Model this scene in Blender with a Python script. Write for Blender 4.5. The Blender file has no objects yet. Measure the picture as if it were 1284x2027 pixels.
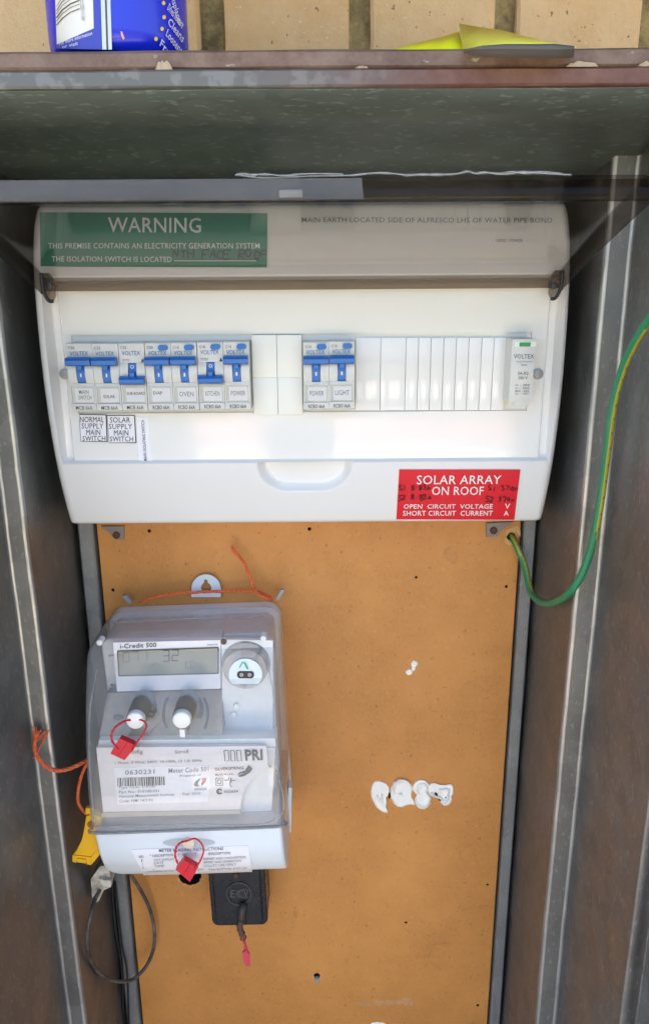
import bpy, bmesh, math, random
from mathutils import Vector, Matrix, Euler, noise
random.seed(7)
R_ = math.radians
sc = bpy.context.scene
COL = sc.collection
# ------------------------------------------------------------------ camera, sky, sun, exposure
F_PX, CX, CY = 1520.0, 642.0, 1013.5
PITCH, ROLL, CAMY = R_(16.2), 0.0068, -0.595
cp, sp = math.cos(PITCH), math.sin(PITCH)
FW = Vector((0, cp, -sp)); U0 = Vector((0, sp, cp)); R0 = Vector((1, 0, 0))
RT = R0*math.cos(ROLL) - U0*math.sin(ROLL); UP = U0*math.cos(ROLL) + R0*math.sin(ROLL)
CAM = Vector((0, CAMY, 0))
cam_d = bpy.data.cameras.new("camera"); cam = bpy.data.objects.new("camera", cam_d); COL.objects.link(cam)
cam.matrix_world = Matrix(((RT.x, UP.x, -FW.x, CAM.x), (RT.y, UP.y, -FW.y, CAM.y), (RT.z, UP.z, -FW.z, CAM.z), (0, 0, 0, 1)))
cam_d.sensor_fit = 'VERTICAL'; cam_d.sensor_height = 24.0; cam_d.lens = 24.0*F_PX/2027.0
cam_d.clip_start = 0.01; cam_d.clip_end = 500
sc.camera = cam
SUN_EL = 52
w = bpy.data.worlds.new("World"); sc.world = w; w.use_nodes = True
wn = w.node_tree.nodes; bg = wn["Background"]
sky = wn.new('ShaderNodeTexSky'); sky.sky_type = 'NISHITA'; sky.sun_disc = False
sky.sun_elevation = R_(SUN_EL); sky.sun_rotation = R_(12); sky.dust_density = 4.0; sky.air_density = .9; sky.ozone_density = .55
w.node_tree.links.new(sky.outputs[0], bg.inputs[0]); bg.inputs[1].default_value = 0.12
sd = bpy.data.lights.new("sun", 'SUN'); sd.energy = 3.0; sd.angle = R_(0.5); sd.color = (1.0, .95, .87)
so = bpy.data.objects.new("sun", sd); COL.objects.link(so)
el, az = R_(SUN_EL), R_(12)
so.rotation_euler = Vector((-math.sin(az)*math.cos(el), -math.cos(az)*math.cos(el), -math.sin(el))).to_track_quat('-Z', 'Y').to_euler()
so.location = (0, 3, 5)
sc.view_settings.view_transform = 'Standard'; sc.view_settings.look = 'None'
sc.view_settings.gamma = 1.0; sc.view_settings.exposure = 2.85
sc.cycles.transparent_max_bounces = 24; sc.cycles.max_bounces = 10
sc.cycles.caustics_reflective = False; sc.cycles.caustics_refractive = False

# ------------------------------------------------------------------ geometry helpers
def at(px, py, Y):
    d = FW + RT*((px-CX)/F_PX) + UP*((CY-py)/F_PX)
    s = (Y-CAM.y)/d.y
    return CAM + d*s
def atf(px, py, f):
    Y = -0.07
    for _ in range(7):
        p = at(px, py, Y); Y = f(p.x, p.z)
    return at(px, py, Y)
def DU(x, d, U):
    "a point given by side, distance ahead and height across the camera's tilt (used once, for the lid's slope)"
    return Vector((x, CAMY + d*cp + U*sp, -d*sp + U*cp))

def newmesh(name, verts, faces, mats, midx=None, smooth=False):
    me = bpy.data.meshes.new(name); me.from_pydata([tuple(v) for v in verts], [], faces)
    for m in (mats if isinstance(mats, (list, tuple)) else [mats]): me.materials.append(m)
    if midx: me.polygons.foreach_set('material_index', midx)
    if smooth: me.polygons.foreach_set('use_smooth', [True]*len(me.polygons))
    me.update(); return me
def wloc(o):
    v = Vector((0, 0, 0))
    while o is not None: v = v + o.location; o = o.parent
    return v
class G:
    "collects world-space geometry, becomes ONE mesh object"
    def __init__(s): s.v = []; s.f = []; s.m = []
    def add(s, vs, fs, mi=0):
        b = len(s.v); s.v += [Vector(v) for v in vs]; s.f += [tuple(i+b for i in f) for f in fs]; s.m += [mi]*len(fs)
        return s
    def box(s, a, b, mi=0, bev=0.0, mat=None):
        x0, y0, z0 = a; x1, y1, z1 = b
        if bev <= 0:
            vs = [(x0,y0,z0),(x1,y0,z0),(x1,y1,z0),(x0,y1,z0),(x0,y0,z1),(x1,y0,z1),(x1,y1,z1),(x0,y1,z1)]
            fs = [(0,3,2,1),(4,5,6,7),(0,1,5,4),(1,2,6,5),(2,3,7,6),(3,0,4,7)]
        else:
            bm = bmesh.new(); bmesh.ops.create_cube(bm, size=1)
            for v in bm.verts: v.co = Vector(((x0+x1)/2+v.co.x*(x1-x0), (y0+y1)/2+v.co.y*(y1-y0), (z0+z1)/2+v.co.z*(z1-z0)))
            bmesh.ops.bevel(bm, geom=bm.edges[:], offset=bev, segments=2, affect='EDGES', profile=.6)
            bm.verts.index_update()
            vs = [v.co.copy() for v in bm.verts]; fs = [tuple(v.index for v in f.verts) for f in bm.faces]; bm.free()
        if mat is not None: vs = [mat @ Vector(v) for v in vs]
        return s.add(vs, fs, mi)
    def cyl(s, c, ax, r, h, n=24, r2=None, mi=0, cap=True, bev=0):
        "cylinder from c along unit axis ax"
        ax = Vector(ax).normalized(); t = ax.orthogonal().normalized(); u = ax.cross(t); c = Vector(c)
        r2 = r if r2 is None else r2
        rings = [(0, r), (h, r2)] if not bev else [(0, r), (h-bev, r2), (h-bev*.3, r2-bev*.3), (h, r2-bev)]
        vs = []; fs = []
        for hh, rr in rings:
            for i in range(n):
                a = 2*math.pi*i/n; vs.append(c+ax*hh+(t*math.cos(a)+u*math.sin(a))*rr)
        for k in range(len(rings)-1):
            for i in range(n): j = (i+1) % n; fs.append((k*n+i, k*n+j, (k+1)*n+j, (k+1)*n+i))
        if cap: fs.append(tuple(range(n))[::-1]); fs.append(tuple(len(vs)-n+i for i in range(n)))
        return s.add(vs, fs, mi)
    def prism(s, pts, off, mi=0):
        "closed polygon pts (3D) extruded by vector off"
        n = len(pts); off = Vector(off); vs = [Vector(p) for p in pts]+[Vector(p)+off for p in pts]
        fs = [tuple(range(n)), tuple(range(2*n-1, n-1, -1))]+[(i, i+n, (i+1) % n+n, (i+1) % n) for i in range(n)]
        return s.add(vs, fs, mi)
    def tube(s, pts, r, n=8, mi=0, rr=None, stripe=None, flat=None):
        P = [Vector(p) for p in pts]; m = len(P); vs = []; fs = []; ms = []
        t0 = (P[1]-P[0]).normalized(); nn = t0.orthogonal().normalized()
        for k in range(m):
            t = (P[min(k+1, m-1)]-P[max(k-1, 0)]).normalized()
            nn = (nn - t*nn.dot(t)).normalized(); b = t.cross(nn)
            rad = r if rr is None else rr[k]
            for i in range(n):
                a = 2*math.pi*i/n; o = (nn*math.cos(a)+b*math.sin(a))*rad
                if flat is not None: o.y *= flat
                vs.append(P[k]+o)
        for k in range(m-1):
            for i in range(n):
                j = (i+1) % n; fs.append((k*n+i, k*n+j, (k+1)*n+j, (k+1)*n+i))
                ms.append(stripe(k, i) if stripe else mi)
        fs.append(tuple(range(n))[::-1]); fs.append(tuple((m-1)*n+i for i in range(n))); ms += [mi, mi]
        b = len(s.v); s.v += vs; s.f += [tuple(i+b for i in f) for f in fs]; s.m += ms
        return s
    def build(s, name, mats, parent=None, smooth=False, angle=None):
        base = wloc(parent) if parent is not None else None
        if base is None:
            lo = Vector([min(v[i] for v in s.v) for i in range(3)]); hi = Vector([max(v[i] for v in s.v) for i in range(3)])
            base = Vector(((lo.x+hi.x)/2, (lo.y+hi.y)/2, lo.z)); loc = base
        else: loc = Vector((0, 0, 0))
        me = newmesh(name, [v-base for v in s.v], s.f, mats, s.m, smooth)
        if angle is not None:
            me.polygons.foreach_set('use_smooth', [True]*len(me.polygons)); me.set_sharp_from_angle(angle=R_(angle))
        o = bpy.data.objects.new(name, me); COL.objects.link(o)
        if parent is not None: o.parent = parent
        o.location = loc
        return o
def fixn(o):
    bm = bmesh.new(); bm.from_mesh(o.data); bmesh.ops.recalc_face_normals(bm, faces=bm.faces[:]); bm.to_mesh(o.data); bm.free(); return o
def thing(name, label, cat, loc=(0, 0, 0), group=None):
    o = bpy.data.objects.new(name, None); COL.objects.link(o); o.location = loc; o.empty_display_size = .02
    return tag(o, label, cat, group)
def tag(o, label, cat, group=None):
    o['label'] = label; o['category'] = cat
    if group: o['group'] = group
    return o
def spline(pts, n=8):
    P = [Vector(p) for p in pts]; out = []
    for i in range(len(P)-1):
        a, b, c, d = P[max(i-1, 0)], P[i], P[i+1], P[min(i+2, len(P)-1)]
        for k in range(n):
            t = k/n
            out.append(.5*((2*b)+(c-a)*t+(2*a-5*b+4*c-d)*t*t+(3*b-a-3*c+d)*t**3))
    return out+[P[-1]]
def pxs(lst): return [at(*p) for p in lst]
def interp(tab, x):
    if x <= tab[0][0]: return tab[0][1]
    for (a, b), (c, d) in zip(tab, tab[1:]):
        if x <= c: return b+(d-b)*(x-a)/(c-a)
    return tab[-1][1]
def smooth_interp(tab, x):
    if x <= tab[0][0]: return tab[0][1]
    if x >= tab[-1][0]: return tab[-1][1]
    for i, ((a, b), (c, d)) in enumerate(zip(tab, tab[1:])):
        if x <= c:
            p = tab[max(i-1, 0)]; q = tab[min(i+2, len(tab)-1)]
            m0 = (d-p[1])/(c-p[0]); m1 = (q[1]-b)/(q[0]-a); h = c-a; t = (x-a)/h
            return (2*t**3-3*t*t+1)*b+(t**3-2*t*t+t)*h*m0+(-2*t**3+3*t*t)*d+(t**3-t*t)*h*m1
def sstep(a, b, x):
    t = max(0, min(1, (x-a)/(b-a))); return t*t*(3-2*t)

# ------------------------------------------------------------------ materials
def mat(name, col, rough=.5, metal=0., spec=.5, coat=0.):
    m = bpy.data.materials.new(name); m.use_nodes = True; b = m.node_tree.nodes["Principled BSDF"]
    b.inputs['Base Color'].default_value = (*col, 1); b.inputs['Roughness'].default_value = rough
    b.inputs['Metallic'].default_value = metal; b.inputs['Specular IOR Level'].default_value = spec
    b.inputs['Coat Weight'].default_value = coat
    return m
class NT:
    def __init__(s, m): s.m = m; s.n = m.node_tree.nodes; s.l = m.node_tree.links; s.b = s.n["Principled BSDF"]
    def tc(s, scale=(1, 1, 1)):
        g = s.n.new('ShaderNodeNewGeometry'); mp = s.n.new('ShaderNodeMapping'); mp.inputs['Scale'].default_value = scale
        s.l.new(g.outputs['Position'], mp.inputs[0]); return mp.outputs[0]
    def noise(s, scale, detail=4, rough=.55, vec=None, stretch=(1, 1, 1), dist=0):
        t = s.n.new('ShaderNodeTexNoise'); t.inputs['Scale'].default_value = scale; t.inputs['Detail'].default_value = detail
        t.inputs['Roughness'].default_value = rough; t.inputs['Distortion'].default_value = dist
        s.l.new(vec or s.tc(stretch), t.inputs['Vector']); return t.outputs[0]
    def vor(s, scale, feature='F1', out='Color', stretch=(1, 1, 1), vec=None, rnd=1):
        t = s.n.new('ShaderNodeTexVoronoi'); t.feature = feature; t.inputs['Scale'].default_value = scale; t.inputs['Randomness'].default_value = rnd
        s.l.new(vec or s.tc(stretch), t.inputs['Vector']); return t.outputs[out]
    def ramp(s, f, stops, interp='LINEAR'):
        r = s.n.new('ShaderNodeValToRGB'); r.color_ramp.interpolation = interp
        e = r.color_ramp.elements
        while len(e) < len(stops): e.new(.5)
        for q, (p, c) in zip(e, stops):
            q.position = p; q.color = (*(c if isinstance(c, tuple) else (c, c, c)), 1)
        s.l.new(f, r.inputs[0]); return r.outputs[0]
    def mix(s, fac, a, b, mode='MIX'):
        x = s.n.new('ShaderNodeMix'); x.data_type = 'RGBA'; x.blend_type = mode
        for i, v in ((0, fac), (6, a), (7, b)):
            if hasattr(v, 'is_linked') or hasattr(v, 'node'): s.l.new(v, x.inputs[i])
            else: x.inputs[i].default_value = v if i == 0 else (*v, 1)
        return x.outputs[2]
    def math(s, op, a, b=0.):
        x = s.n.new('ShaderNodeMath'); x.operation = op
        for i, v in ((0, a), (1, b)):
            if hasattr(v, 'node'): s.l.new(v, x.inputs[i])
            else: x.inputs[i].default_value = v
        return x.outputs[0]
    def xyz(s):
        g = s.n.new('ShaderNodeNewGeometry'); x = s.n.new('ShaderNodeSeparateXYZ'); s.l.new(g.outputs['Position'], x.inputs[0]); return x.outputs
    def color(s, o): s.l.new(o, s.b.inputs['Base Color'])
    def rough(s, o): s.l.new(o, s.b.inputs['Roughness'])
    def bump(s, h, strength=.3, dist=.001):
        b = s.n.new('ShaderNodeBump'); b.inputs['Strength'].default_value = strength; b.inputs['Distance'].default_value = dist
        s.l.new(h, b.inputs['Height']); s.l.new(b.outputs[0], s.b.inputs['Normal'])

def galv(name, base=.21, metal=.75, brown=0.0, r0=.36, dirt=.14, tint=(1, 1, 1), st=(1, 1, .45)):
    m = mat(name, (base,)*3, .4, metal); t = NT(m)
    cells = t.vor(70, out='Color', stretch=(1, 1, .8)); bw = t.ramp(cells, [(0, base*.72), (1, base*1.25)])
    big = t.noise(9, 5, .65); c = t.mix(t.ramp(big, [(.32, 0.), (.68, 1.)]), (base*.80, base*.86, base*.84), (base*1.12, base*1.12, base*1.10))
    c = t.mix(.5, c, bw)
    # pale oxide flecks
    fl = t.noise(380, 2, .5, stretch=st); flk = t.ramp(fl, [(.60, 0.), (.67, 1.)])
    c = t.mix(t.math('MULTIPLY', flk, .40), c, (.38, .40, .39))
    # brown dust film, patchy
    dm = t.ramp(t.noise(6, 6, .7), [(.38, 0.), (.75, 1.)])
    c = t.mix(t.math('MULTIPLY', dm, dirt), c, (.20, .155, .115))
    c = t.mix(1., c, tint, 'MULTIPLY')
    if brown: c = t.mix(brown, c, (.17, .12, .085))
    sc_ = t.ramp(t.noise(90, 5, .8, stretch=(6, 6, .22)), [(.70, 0.), (.78, 1.)]); c = t.mix(t.math('MULTIPLY', sc_, .35), c, (.42, .42, .41))
    t.color(c)
    r = t.ramp(t.noise(28, 4, .6), [(.3, r0), (.7, r0+.2)]); t.rough(r)
    t.bump(t.noise(60, 4, .6), .22, .0012)
    return m
M = {}
M['galv'] = galv('galvanised_steel')
M['galv_edge'] = galv('worn_zinc_edge', .42, .8, dirt=.1, r0=.3)
M['galv_rail'] = galv('galvanised_rail', .27, .55, dirt=.15, r0=.45)
M['galv_roof'] = galv('galvanised_roof', .155, .5, dirt=.05, r0=.42, tint=(.84, 1.04, .97), st=(.4, .6, 1))
m = mat('flaking_brown_paint', (.16, .09, .06), .55); t = NT(m)
n = t.noise(60, 5, .7); c = t.mix(t.ramp(n, [(.35, 0.), (.65, 1.)]), (.13, .072, .052), (.23, .155, .115))
c = t.mix(t.ramp(t.noise(170, 3, .6, stretch=(.5, 1, 1)), [(.66, 0.), (.72, 1.)]), c, (.42, .36, .28)); t.color(c); t.bump(n, .4, .001); M['brown'] = m
m = mat('half_worn_lip_paint', (.3, .3, .3), .5, .25); t = NT(m)
X = t.xyz()[0]; wob = t.math('MULTIPLY_ADD' if False else 'ADD', t.math('MULTIPLY', t.noise(25, 4, .7), .16), X)
msk = t.ramp(t.math('ADD', wob, -.02), [(.0, 0.), (.13, 1.)])
zc = t.mix(t.ramp(t.noise(75, 3, .6), [(.50, 0.), (.56, 1.)]), (.14, .14, .13), (.20, .20, .187))
bc = t.mix(t.ramp(t.noise(90, 4, .7), [(.3, 0.), (.7, 1.)]), (.13, .05, .035), (.2, .1, .07))
t.color(t.mix(msk, zc, bc)); t.bump(t.noise(90, 4, .6), .4, .001); M['lip'] = m
# brick
m = mat('buff_brick', (.5, .36, .22), .9); t = NT(m)
oi = t.n.new('ShaderNodeObjectInfo')
c = t.mix(t.ramp(t.noise(28, 6, .7), [(.3, 0.), (.7, 1.)]), (.78, .46, .20), (.90, .62, .33))
c = t.mix(t.math('MULTIPLY', oi.outputs['Random'], .55), c, (.80, .64, .42))
c = t.mix(t.ramp(t.noise(330, 3, .6), [(.67, 0.), (.72, 1.)]), c, (.82, .76, .64))
c = t.mix(t.ramp(t.noise(190, 2, .6), [(.26, 1.), (.31, 0.)]), c, (.3, .17, .10)); t.color(c)
t.bump(t.noise(200, 6, .75), 1., .0024); M['brick'] = m
m = mat('sandy_mortar', (.5, .4, .25), .95); t = NT(m)
c = t.mix(t.ramp(t.noise(45, 6, .75), [(.35, 0.), (.65, 1.)]), (.16, .12, .055), (.54, .40, .18)); t.color(c)
t.bump(t.noise(150, 6, .75), 1., .003); M['mortar'] = m
m = mat('distant_brickwork', (.5, .36, .22), .9); t = NT(m)
bt = t.n.new('ShaderNodeTexBrick'); mp = t.n.new('ShaderNodeMapping'); mp.inputs['Rotation'].default_value = (R_(90), 0, 0)
g_ = t.n.new('ShaderNodeNewGeometry'); t.l.new(g_.outputs['Position'], mp.inputs[0]); t.l.new(mp.outputs[0], bt.inputs[0])
bt.inputs['Color1'].default_value = (.62, .44, .27, 1); bt.inputs['Color2'].default_value = (.55, .38, .23, 1); bt.inputs['Mortar'].default_value = (.45, .36, .2, 1)
bt.inputs['Scale'].default_value = 1; bt.inputs['Brick Width'].default_value = .206; bt.inputs['Row Height'].default_value = .086; bt.inputs['Mortar Size'].default_value = .007
t.color(bt.outputs[0]); M['brick_far'] = m
# hardboard
m = mat('oiled_hardboard', (.45, .21, .07), .48); t = NT(m)
c = t.mix(t.ramp(t.noise(9, 7, .68), [(.34, 0.), (.66, 1.)]), (.44, .168, .034), (.64, .268, .066))
c = t.mix(t.math('MULTIPLY', t.ramp(t.noise(600, 4, .65, stretch=(1, 1, .4)), [(.35, 0.), (.65, 1.)]), .55), c, (.60, .26, .06), 'MIX')
c2 = t.ramp(t.noise(260, 3, .65, stretch=(1, 1, .7)), [(.29, 1.), (.38, 0.)]); c = t.mix(t.math('MULTIPLY', c2, .60), c, (.16, .06, .018)); c4 = t.ramp(t.noise(38, 6, .75, dist=1.5), [(.60, 0.), (.72, 1.)]); c = t.mix(t.math('MULTIPLY', c4, .35), c, (.26, .10, .025)); c5 = t.ramp(t.noise(70, 5, .8, stretch=(3, 1, .25)), [(.66, 0.), (.76, 1.)]); c = t.mix(t.math('MULTIPLY', c5, .22), c, (.30, .15, .06))
c3 = t.ramp(t.noise(230, 3, .7, stretch=(1, 1, .6)), [(.60, 0.), (.70, 1.)]); c = t.mix(t.math('MULTIPLY', c3, .5), c, (.64, .33, .11))
X = t.xyz()
t.color(c); t.rough(t.ramp(t.noise(60, 3, .6), [(.3, .42), (.7, .58)])); t.bump(t.noise(300, 4, .6), .06, .0005); M['board'] = m
M['board_raw'] = mat('torn_fibre', (.62, .36, .15), .9)
M['hole'] = mat('dark_void', (.012, .009, .007), .9)
# plastics
m = mat('white_cover_plastic', (.82, .80, .78), .16, 0, .5); t = NT(m)
t.color(t.mix(t.math('MULTIPLY', t.ramp(t.noise(12, 5, .65), [(.35, 0.), (.75, 1.)]), .22), (.82, .805, .79), (.73, .71, .68)))
t.rough(t.ramp(t.noise(22, 4, .6), [(.35, .045), (.7, .10)])); t.bump(t.noise(16, 2, .5), .05, .003); M['white'] = m
M['white2'] = mat('blank_strip_plastic', (.80, .80, .745), .3)
M['grey'] = mat('breaker_grey_plastic', (.64, .635, .60), .38)
m = M['grey']; t = NT(m); t.color(t.mix(t.math('MULTIPLY', t.ramp(t.noise(120, 4, .7), [(.4, 0.), (.7, 1.)]), .25), (.66, .655, .62), (.54, .53, .48)))
M['grey2'] = mat('breaker_seam', (.25, .25, .235), .6)
M['blue'] = mat('toggle_blue', (.018, .15, .50), .3)
M['bluetext'] = mat('blue_print', (.04, .18, .42), .5)
M['ink'] = mat('black_print', (.03, .03, .035), .5)
M['inkgrey'] = mat('faded_print', (.17, .17, .18), .6)
M['marker'] = mat('marker_pen', (.006, .008, .01), .35)
M['card'] = mat('paper_card', (.86, .85, .90), .6)
M['greensign'] = mat('engraved_green_laminate', (.012, .20, .115), .35)
M['redsign'] = mat('engraved_red_laminate', (.72, .018, .030), .3)
M['engrave'] = mat('engraved_white', (.80, .80, .78), .5)
M['blackcore'] = mat('black_core', (.02, .02, .03), .4)
M['greenind'] = mat('green_indicator', (.01, .30, .07), .3)
M['screwgrey'] = mat('dull_screw', (.33, .33, .34), .4, .3)
M['bracket'] = mat('dusty_bracket', (.22, .19, .18), .5, .3)
M['rust'] = mat('rusty_screw', (.11, .045, .025), .7, .3)

def clearmat(name, tint, rough=.05, gl=1.0, haze=0.0, hazecol=(.6, .6, .6), ior=1.5, dusty=None):
    m = bpy.data.materials.new(name); m.use_nodes = True; t = NT(m); t.n.remove(t.b)
    out = [x for x in t.n if x.type == 'OUTPUT_MATERIAL'][0]
    tr = t.n.new('ShaderNodeBsdfTransparent'); tr.inputs[0].default_value = (*tint, 1)
    g = t.n.new('ShaderNodeBsdfGlossy'); g.inputs['Roughness'].default_value = rough; g.inputs[0].default_value = (1, 1, 1, 1)
    gg = t.n.new('ShaderNodeNewGeometry'); vm = t.n.new('ShaderNodeVectorMath'); vm.operation = 'DOT_PRODUCT'
    t.l.new(gg.outputs['Incoming'], vm.inputs[0]); t.l.new(gg.outputs['Normal'], vm.inputs[1])
    k_ = t.math('SUBTRACT', 1., t.math('ABSOLUTE', vm.outputs['Value'])); k_ = t.math('POWER', k_, 5.)
    k_ = t.math('ADD', t.math('MULTIPLY', k_, .96), .04)          # Schlick, same from both sides
    mx = t.n.new('ShaderNodeMixShader'); f = t.math('MULTIPLY', k_, gl)
    t.l.new(f, mx.inputs[0]); t.l.new(tr.outputs[0], mx.inputs[1]); t.l.new(g.outputs[0], mx.inputs[2])
    res = mx.outputs[0]
    if haze or dusty:
        df = t.n.new('ShaderNodeBsdfDiffuse'); df.inputs[0].default_value = (*hazecol, 1)
        m2 = t.n.new('ShaderNodeMixShader')
        if dusty:
            a, b = dusty; fac = t.ramp(t.noise(40, 5, .7), [(.3, a), (.75, b)]); t.l.new(fac, m2.inputs[0])
        else: m2.inputs[0].default_value = haze
        t.l.new(res, m2.inputs[1]); t.l.new(df.outputs[0], m2.inputs[2]); res = m2.outputs[0]
    t.l.new(res, out.inputs[0]); return m
M['lid'] = clearmat('smoky_lid', (.875, .84, .795), .02, .45, dusty=(.0, .025), hazecol=(.5, .46, .42))
M['lid_edge'] = clearmat('smoky_lid_flange', (.58, .54, .50), .04, .18, dusty=(.0, .02), hazecol=(.2, .17, .15))
M['clear'] = clearmat('clear_polycarbonate', (.98, .98, .98), .05, 1.0, dusty=(.12, .22), hazecol=(.80, .77, .74))  # dust veil, with milky glare painted into the haze colour
M['clear_edge'] = clearmat('clear_dusty_edge', (.90, .89, .88), .10, 1.0, dusty=(.14, .30), hazecol=(.66, .63, .59))
M['window'] = clearmat('label_window', (.95, .95, .95), .08, .8)
M['film'] = clearmat('crinkled_film', (.75, .75, .75), .15, 2.2, haze=.22, hazecol=(.7, .72, .72))

# ------------------------------------------------------------------ print (text) and strokes
_gc = {}
def glyphs(txt, bold=0.0):
    if 'M' in txt: bold = min(bold, .002)      # the font's M fills in when fattened
    k = (txt, bold)
    if k in _gc: return _gc[k]
    cu = bpy.data.curves.new('t', 'FONT'); cu.body = txt; cu.resolution_u = 2; cu.offset = bold; cu.space_character = 1.04
    ob = bpy.data.objects.new('t', cu); COL.objects.link(ob)
    dg = bpy.context.evaluated_depsgraph_get(); me = bpy.data.meshes.new_from_object(ob.evaluated_get(dg))
    vs = [(v.co.x, v.co.y) for v in me.vertices]; fs = [tuple(p.vertices) for p in me.polygons]
    bpy.data.objects.remove(ob); bpy.data.curves.remove(cu); bpy.data.meshes.remove(me)
    x0 = min(v[0] for v in vs); x1 = max(v[0] for v in vs); y0 = min(v[1] for v in vs); y1 = max(v[1] for v in vs)
    r = ([((x-x0)/(x1-x0), (y-y0)/max(y1-y0, 1e-6)) for x, y in vs], fs); _gc[k] = r; return r
def quad(b, dy=0.0):
    "(x0,y0,x1,y1) pixel box -> corner list BL,BR,TR,TL;  dy: how much the right end drops"
    x0, y0, x1, y1 = b; return [(x0, y1), (x1, y1+dy), (x1, y0+dy), (x0, y0)]
def put_text(g, txt, q, surf, mi=0, bold=.0):
    vs, fs = glyphs(txt, bold); bl, br, tr, tl = q; out = []
    for u, v in vs:
        x = (bl[0]*(1-u)+br[0]*u)*(1-v)+(tl[0]*(1-u)+tr[0]*u)*v
        y = (bl[1]*(1-u)+br[1]*u)*(1-v)+(tl[1]*(1-u)+tr[1]*u)*v
        out.append(surf(x, y))
    return g.add(out, fs, mi)
def put_poly(g, pts, surf, mi=0): return g.add([surf(x, y) for x, y in pts], [tuple(range(len(pts)))], mi)
def put_line(g, pts, wpx, surf, mi=0):
    "flat pen stroke along pixel points"
    vs = []; fs = []
    for k, (x, y) in enumerate(pts):
        a = pts[max(k-1, 0)]; b = pts[min(k+1, len(pts)-1)]; dx, dy = b[0]-a[0], b[1]-a[1]; L = math.hypot(dx, dy) or 1
        nx, ny = -dy/L*wpx/2, dx/L*wpx/2; vs += [surf(x+nx, y+ny), surf(x-nx, y-ny)]
    fs = [(2*k, 2*k+1, 2*k+3, 2*k+2) for k in range(len(pts)-1)]
    return g.add(vs, fs, mi)
def plane(Y): return lambda x, y: at(x, y, Y)
def slab(g, q, f, thick, nu=1, nv=1, mi=0, lift=0.0):
    "a plate of the given thickness lying on surface Y=f(x,z); q = px corners BL,BR,TR,TL"
    bl, br, tr, tl = q; F = []; B = []
    for j in range(nv+1):
        for i in range(nu+1):
            u, v = i/nu, j/nv
            x = (bl[0]*(1-u)+br[0]*u)*(1-v)+(tl[0]*(1-u)+tr[0]*u)*v
            y = (bl[1]*(1-u)+br[1]*u)*(1-v)+(tl[1]*(1-u)+tr[1]*u)*v
            p = atf(x, y, lambda a, b: f(a, b)-thick-lift); F.append(p); B.append(p+Vector((0, thick, 0)))
    W = nu+1; N = len(F); fs = []
    for j in range(nv):
        for i in range(nu):
            a = j*W+i; fs += [(a, a+1, a+W+1, a+W), (N+a, N+a+W, N+a+W+1, N+a+1)]
    per = [i for i in range(W)]+[j*W+nu for j in range(1, nv+1)]+[nv*W+i for i in range(nu-1, -1, -1)]+[j*W for j in range(nv-1, 0, -1)]
    for k in range(len(per)): a, b = per[k], per[(k+1) % len(per)]; fs.append((a, N+a, N+b, b))
    return g.add(F+B, fs, mi)
STROKES = {  # hand lettering, unit cells (x right, y down)
 'N': [[(0,1),(.05,0),(.9,1),(1,0)]], 'T': [[(0,.05),(1,0)],[(.5,0),(.45,1)]], 'H': [[(.05,0),(0,1)],[(1,0),(.95,1)],[(0,.5),(1,.45)]],
 'F': [[(1,0),(0,.05),(0,1)],[(0,.5),(.8,.45)]], 'A': [[(0,1),(.5,0),(1,1)],[(.2,.6),(.85,.55)]], 'C': [[(1,.1),(.5,0),(.05,.35),(.05,.75),(.5,1),(1,.9)]],
 'E': [[(1,0),(0,.05),(0,1),(1,.95)],[(0,.5),(.8,.45)]], 'R': [[(0,1),(0,0),(.8,.1),(.85,.4),(0,.5),(1,1)]],
 'O': [[(.5,0),(.05,.3),(.05,.75),(.5,1),(.95,.7),(.95,.3),(.5,0)]], 'S': [[(1,.05),(.3,0),(.05,.25),(.5,.5),(.95,.72),(.6,1),(0,.9)]],
 '1': [[(.5,0),(.5,1)]], '2': [[(0,.2),(.5,0),(.95,.25),(0,1),(1,.95)]], '8': [[(.9,.1),(.4,0),(.1,.25),(.9,.7),(.5,1),(.05,.75),(.9,.25),(.9,.1)]],
 '3': [[(0,.05),(.9,.02),(.4,.4),(.95,.65),(.5,1),(0,.9)]], '7': [[(0,.05),(1,0),(.4,1)]], '4': [[(.75,1),(.75,0),(0,.65),(1,.6)]],
 'v': [[(0,.4),(.4,1),(1,.4)]], 'a': [[(0,1),(.5,.3),(1,1)],[(.2,.8),(.8,.75)]], '.': [[(.3,.55),(.6,.55)]], ' ': []}
def hand(g, txt, x, y, wch, h, gap, surf, mi=0, pen=1.6, slope=0.0):
    for ch in txt:
        jx, jy, sh, sc_ = random.uniform(-.12, .12)*wch, random.uniform(-.10, .10)*h, random.uniform(-.15, .25), random.uniform(.85, 1.15)
        for st in STROKES[ch]:
            pts = [(x+jx+(a+sh*(.5-b)+random.uniform(-.06, .06))*wch*sc_, y+jy+(b+random.uniform(-.06, .06))*h*sc_) for a, b in st]
            dense = [(p.x, p.y) for p in spline([(a, b, 0) for a, b in pts], 3)]
            put_line(g, dense, pen, surf, mi)
        x += wch+gap; y += slope
    return g

# ------------------------------------------------------------------ ground and brick wall
g = G(); g.add([(-60, -120, -1.55), (60, -120, -1.55), (60, 60, -1.55), (-60, 60, -1.55)], [(0, 1, 2, 3)])
m = mat('paving', (.3, .22, .16), .85); t = NT(m)
t.color(t.mix(t.ramp(t.noise(3, 6, .7), [(.3, 0.), (.7, 1.)]), (.40, .325, .25), (.50, .42, .335))); t.bump(t.noise(80, 5, .7), .5, .004)
o = g.build('ground', m); o['kind'] = 'structure'

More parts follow.
